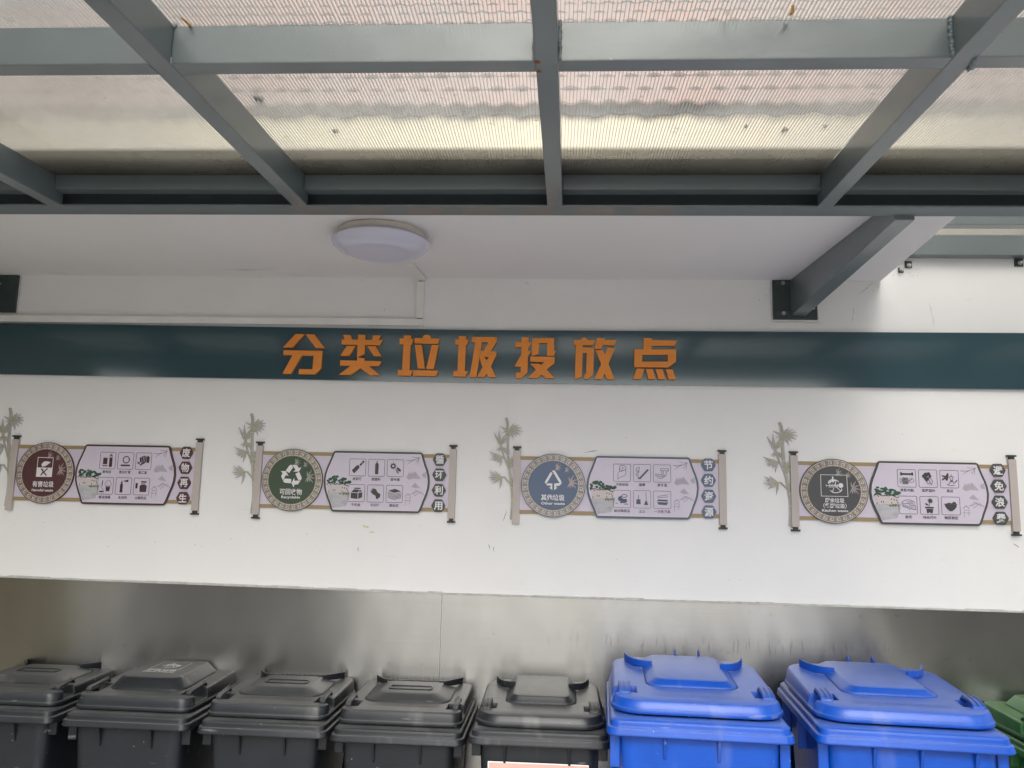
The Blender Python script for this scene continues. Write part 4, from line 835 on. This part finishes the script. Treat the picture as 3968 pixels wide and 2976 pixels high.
def lid_square(t, m, W, D, z0, long_bar=False, slot=True, hip_h=0.025, hip=(0.168, 0.112, 0.120, 0.162, 0.385, 0.345), skirt=0.049, tilt=0.03):
    x = W / 2; r = 0.042
    def R(i, z, rr=None, tl=0.0): return rrect(-x + i, x - i, i, D - i, (rr or r), z, 6, tl)
    zt = z0 + skirt
    lid = MB().loft([R(0.010, z0), R(0.0, z0 + 0.001), R(0.0, z0 + 0.0125), R(0.0035, z0 + 0.0145), R(0.006, zt - 0.012, None, tilt), R(0.009, zt - 0.004, None, tilt), R(0.017, zt - 0.0005, 0.036, tilt), R(0.024, zt - 0.0015, 0.034, tilt), R(0.034, zt, 0.03, tilt)]).build('lid', m, t)
    cut = []
    ny0, ny1 = 0.055, (0.165 if long_bar else 0.125)
    for s in (-1, 1):
        c = MB(); a, b = s * (x - 0.066), s * (x + 0.03)
        c.hexa([(min(a, b), ny0, zt - 0.031), (max(a, b), ny0, zt - 0.031), (max(a, b), ny1, zt - 0.031), (min(a, b), ny1, zt - 0.031), (min(a, b), ny0, zt + 0.05), (max(a, b), ny0, zt + 0.05), (max(a, b), ny1 + 0.006, zt + 0.05), (min(a, b), ny1 + 0.006, zt + 0.05)])
        o = c.build('cutter', None); o.parent = t; cut.append(o)
    bpy.context.view_layer.update()
    boolean(lid, cut)
    lid.data.polygons.foreach_set('use_smooth', [True] * len(lid.data.polygons)); lid.data.set_sharp_from_angle(angle=math.radians(32))
    zz = lambda y: zt + tilt * y - 0.001
    bx, tx, by0, ty0, by1, ty1 = hip
    zh = zt + tilt * ty0 + hip_h
    MB().loft([rrect(-bx, bx, by0, by1, 0.05, zz(by0) - 0.001, 6, tilt), rrect(-bx + 0.006, bx - 0.006, by0 + 0.005, by1 - 0.004, 0.05, zz(by0) + 0.004, 6, tilt), rrect(-tx - 0.004, tx + 0.004, ty0 - 0.004, ty1 + 0.003, 0.032, zh - 0.003, 6, tilt * 0.6), rrect(-tx + 0.004, tx - 0.004, ty0 + 0.005, ty1 - 0.004, 0.026, zh, 6, tilt * 0.6)]).build('raised_panel', m, lid, smooth=True)
    if slot:
        g = rrect(-tx * 0.74, tx * 0.74, ty0 + 0.048, ty0 + 0.098, 0.012, 0, 5); z = lambda y: zh + tilt * 0.6 * (y - ty0 - 0.005)
        mb = MB(); P = [(p[0], p[1], z(p[1]) + 0.0015) for p in g]
        mb.sweep(P + [P[0], P[1]], 0.007, 0.005); mb.build('slot_rim', m, lid, smooth=True)
    for s in (-1, 1):
        h = MB(); xx = s * (x - 0.030)
        q = [(xx, ny0 - 0.004, zt - 0.020), (xx, ny0 - 0.002, zt + 0.008), (xx, ny0 + 0.010, zt + 0.013), (xx, (ny0 + ny1) / 2, zt + 0.016), (xx, ny1 + 0.012, zt + 0.021), (xx, ny1 + 0.022, zt + 0.010)]
        h.sweep(q, 0.021, 0.007)
        fin(h, [(xx, ny0 + 0.03, zt + 0.016), (xx, ny1 - 0.01, zt + 0.018), (xx, ny1 + 0.016, zt + 0.020)], 0.002, 0.011, 0.006)
        h.build('lid_handle', m, lid, smooth=True)
        if not long_bar:
            f = MB(); yb_ = by1 - 0.03
            fin(f, arc3((s * (tx + 0.005), yb_ - 0.03, zz(yb_) + 0.012), (s * (x - 0.07), yb_ + 0.01, zz(yb_) + 0.010), (s * (x - 0.052), D - 0.028, zz(D) - 0.002)), 0.019, 0.026)
            f.build('hinge_rib', m, lid, smooth=True)
    hg = MB(); n = 18
    for k in range(n): # serrated hinge edge
        a = -x * 0.75 + 1.5 * x * k / n
        hg.box(a, a + 0.8 * 1.5 * x / n, D - 0.020, D - 0.006, zz(D) - 0.012, zz(D) + 0.003)
    hg.build('hinge_edge', m, lid)
    if not long_bar:
        e = text('NO HOT ASHES NO LIQUIDS', 0.017, m, lid, 'embossed_words', 0, (by0 - 0.035), 0, 0.02, W * 0.56); e.rotation_euler = (math.radians(-90) + math.atan(tilt) * 1 + math.radians(0), 0, 0); e.rotation_euler = (-math.pi / 2 + math.atan(tilt), 0, 0); e.location = (0, by0 - 0.036, zz(by0 - 0.036) + 0.0022)
    return lid, zh

def lid_round(t, m, W, D, z0, skirt, rise, hip_z, k=1.0, lugs=True, words=True):
    """rounder lid with a rear pad, ribbed strap handles and curved hinge ribs; k scales the fittings"""
    x = W / 2; r = 0.10 * k
    tilt = rise / D
    def R(i, z, rr=None, tl=0.0): return rrect(-x + i, x - i, i, D - i, (rr or r), z, 8, tl)
    zt = z0 + skirt
    lid = MB().loft([R(0.012, z0), R(0.0, z0 + 0.001), R(0.0, z0 + 0.013), R(0.003, z0 + 0.015), R(0.008, zt - 0.012, None, tilt), R(0.014, zt - 0.003, r * .95, tilt), R(0.026, zt + 0.001, r * .9, tilt), R(0.06, zt + 0.003, r * .7, tilt)]).build('lid', m, t)
    cut = []; ny0, ny1 = 0.085 * k, 0.165 * k
    for s in (-1, 1):
        a, b = s * (x - 0.088 * k), s * (x + 0.03)
        c = MB().hexa([(min(a, b) + (0.012 if s < 0 else 0) * 0, ny0 + 0.012, zt - 0.026), (max(a, b), ny0 + 0.012, zt - 0.026), (max(a, b), ny1, zt - 0.026), (min(a, b), ny1, zt - 0.026), (min(a, b), ny0, zt + 0.05), (max(a, b), ny0, zt + 0.05), (max(a, b), ny1 + 0.01, zt + 0.05), (min(a, b), ny1 + 0.01, zt + 0.05)])
        o = c.build('cutter', None); o.parent = t; cut.append(o)
    bpy.context.view_layer.update(); boolean(lid, cut)
    lid.data.polygons.foreach_set('use_smooth', [True] * len(lid.data.polygons)); lid.data.set_sharp_from_angle(angle=math.radians(32))
    zz = lambda y: zt + 0.003 + tilt * y - 0.001
    y0h, y1h = 0.20 * k, D - 0.03 * k; xa, xb = 0.150 * k, 0.122 * k
    ht = hip_z * k
    P = MB()
    def ring(xw, ya, yb, z, rr, tl): return rrect(-xw, xw, ya, yb, rr, z, 5, tl)
    P.loft([ring(xa + .010, y0h - 0.026 * k, y1h + 0.004, zz(y0h) - 0.003, 0.05 * k, tilt), ring(xa, y0h - 0.018 * k, y1h, zz(y0h) + 0.003, 0.045 * k, tilt), ring(xb + 0.004, y0h - 0.004, y1h - 0.008, zz(y0h) + ht - 0.002, 0.030 * k, tilt * 0.65), ring(xb, y0h + 0.006, y1h - 0.014, zz(y0h) + ht, 0.026 * k, tilt * 0.65)])
    P.build('raised_panel', m, lid, smooth=True)
    for s in (-1, 1):
        h = MB(); xx = s * (x - 0.046 * k)
        q = [(xx, ny0 - 0.006, zt - 0.016), (xx, ny0 - 0.003, zt + 0.006), (xx, ny0 + 0.012, zt + 0.013), (xx, (ny0 + ny1) / 2, zt + 0.018), (xx, ny1 + 0.004, zt + 0.020), (xx, ny1 + 0.020, zt + 0.004)]
        h.sweep(q, 0.040 * k, 0.006)
        for dx in (-0.016, 0.0, 0.016): h.sweep([(a + dx * k, b, c + 0.004) for a, b, c in q[1:-1]], 0.004 * k, 0.006)
        h.build('lid_handle', m, lid, smooth=True)
        f = MB(); ya = D - 0.21 * k; yb = D - 0.085 * k
        fin(f, arc3((s * (xb + 0.004), ya, zz(ya) + 0.004), (s * 0.20 * k, ya + 0.015, zz(ya) - 0.002), (s * 0.222 * k, yb, zz(yb) - 0.003)), 0.024, 0.030 * k)
        f.build('hinge_rib', m, lid, smooth=True)
    if lugs:
        for a in (-0.025 * k, 0.068 * k):
            g = MB(); g.prism([(D - 0.04, zz(D) - 0.012), (D - 0.018, zz(D) + 0.018), (D + 0.004, zz(D) + 0.028), (D + 0.022, zz(D) + 0.020), (D + 0.016, zz(D) - 0.02)], a, a + 0.006, 0)
            g.build('hinge_lug', m, lid)
    if words:
        e = text('NO HOT ASHES NO LIQUIDS', 0.020 * k, m, lid, 'embossed_words', 0, 0, 0, 0.02, W * 0.55); e.rotation_euler = (-math.pi / 2 + math.atan(tilt), 0, 0); e.location = (0, 0.085 * k, zz(0.085 * k) + 0.0026)
    return lid

ZB = 0.853        # underside of the charcoal lids above the paving
# --- the three alike charcoal bins with a slot rim on the lid: one built, two copied
def black_bin():
    t = thing('wheeled_bin', '', 'bin')
    bin_shell(t, BLACKP, 0.492, 0.53, -0.040, ZB - 0.004, 0.051, 0.05, (-0.085, 0.085))
    lid_square(t, BLACKP, 0.46, 0.455, ZB)
    return t
def copy_tree(o, parent=None):
    c = o.copy(); COL.objects.link(c); c.parent = parent
    for ch in list(o.children): copy_tree(ch, c)
    return c
BG = 'wheeled bins standing along the steel splashback'
b0 = black_bin()
for i, (x, y, rz, lab) in enumerate(((-2.115, -0.400, -0.8, 'charcoal slot lidded bin cut off by the left edge of the photo'),
                                     (-1.054, -0.455, -0.9, 'charcoal slot lidded bin directly right of the food waste bin'),
                                     (-0.549, -0.487, -0.7, 'charcoal slot lidded bin standing in front of the vertical steel seam'))):
    o = b0 if i == 0 else copy_tree(b0)
    o.location = (x, y, 0); o.rotation_euler = (0, 0, math.radians(rz)); tag(o, lab, 'bin', BG)

def lid_print(lid, W, z, y0, tilt, m):
    """white line emblem and words printed on the raised panel"""
    p = bpy.data.objects.new('lid_print', None); COL.objects.link(p); p.parent = lid
    p.location = (0, y0, z); p.rotation_euler = (-math.pi / 2 + math.atan(tilt), 0, 0)
    g = G(0); g.line([(-62, 0), (62, 0), (62, 118), (-62, 118)], 2.6, True); kitchen_emblem(g, 0, 60, 96)
    p2 = g.build('lid_print', m, lid); p2.location = p.location; p2.rotation_euler = p.rotation_euler
    for s, v, sz, wd in (('厨余垃圾', -19, 0.026, 0.124), ('Food Waste', -44, 0.022, 0.128)):
        o = text(s, sz, m, lid, 'lid_print', 0, 0, 0, 0.02, wd); o.rotation_euler = p.rotation_euler
        o.location = Vector(p.location) + Matrix.Rotation(p.rotation_euler.x, 3, 'X') @ Vector((0, 0, v / 1000))
    bpy.data.objects.remove(p)

def food_bin(m, x, y, rz, label, z=0.0):
    t = thing('wheeled_bin', label, 'bin', (x, y, 0), math.radians(rz), BG)
    bin_shell(t, m, 0.500, 0.53, -0.046, ZB - 0.004 + z, 0.050, 0.06, (-0.1, 0.1))
    lid, zh = lid_square(t, m, 0.46, 0.465, ZB + z, long_bar=True, slot=False, hip_h=0.042, hip=(0.155, 0.116, 0.090, 0.126, 0.44, 0.41), skirt=0.052, tilt=0.045)
    lid_print(lid, 0.13, zh + 0.0012 + 0.027 * 0.115, 0.128 + 0.115, 0.045 * 0.6, PRINTW)
food_bin(BLACKP, -1.583, -0.422, -1.2, 'charcoal wheeled bin printed with a white food waste emblem on its lid')
food_bin(GREENP, 1.972, -0.45, 0.0, 'green wheeled bin at the right edge of the photo, behind the second blue bin', -0.02)

# --- charcoal bin with rounder lid and a pink notice on its front
t = thing('wheeled_bin', 'charcoal bin with a rounded lid and a pink notice on its front', 'bin', (-0.037, -0.578, 0), math.radians(-0.6), BG)
bin_shell(t, BLACKP, 0.500, 0.52, -0.024, 0.881, 0.052, 0.05, (-0.12, 0.105))
lid_round(t, BLACKP, 0.46, 0.50, 0.885, 0.040, 0.022, 0.030, 0.82, lugs=False, words=False)
st = MB(); st.add([(-0.178, 0, 0), (0.172, 0, 0.0), (0.172, 0, -0.30), (-0.178, 0, -0.30)], [(0, 1, 2, 3)])
s1 = st.build('paper_notice', PAPERW, t); s1.location = (0, -0.0012 + 0.009, 0.770); s1.rotation_euler = (math.radians(4.5), 0, 0)
st = MB().add([(-0.174, 0, -0.004), (0.168, 0, -0.004), (0.168, 0, -0.296), (-0.174, 0, -0.296)], [(0, 1, 2, 3)]); s2 = st.build('notice_face', PINK, s1); s2.location = (0, -0.0006, 0)
# --- the two blue bins
def blue_bin(x, y, rz, label):
    t = thing('wheeled_bin', label, 'bin', (x, y, 0), math.radians(rz), BG)
    bin_shell(t, BLUEP, 0.592, 0.70, -0.042, 0.984, 0.053, 0.11, (-0.11, 0.06) if x < 1 else (-0.12, 0.02, 0.18))
    lid_round(t, BLUEP, 0.562, 0.625, 0.992, 0.042, 0.028, 0.021, 1.0)
blue_bin(0.478, -0.778, -3.5, 'blue wheeled bin beside the charcoal bin with the pink notice')
blue_bin(1.138, -0.795, -4.6, 'blue wheeled bin in front of the green bin')
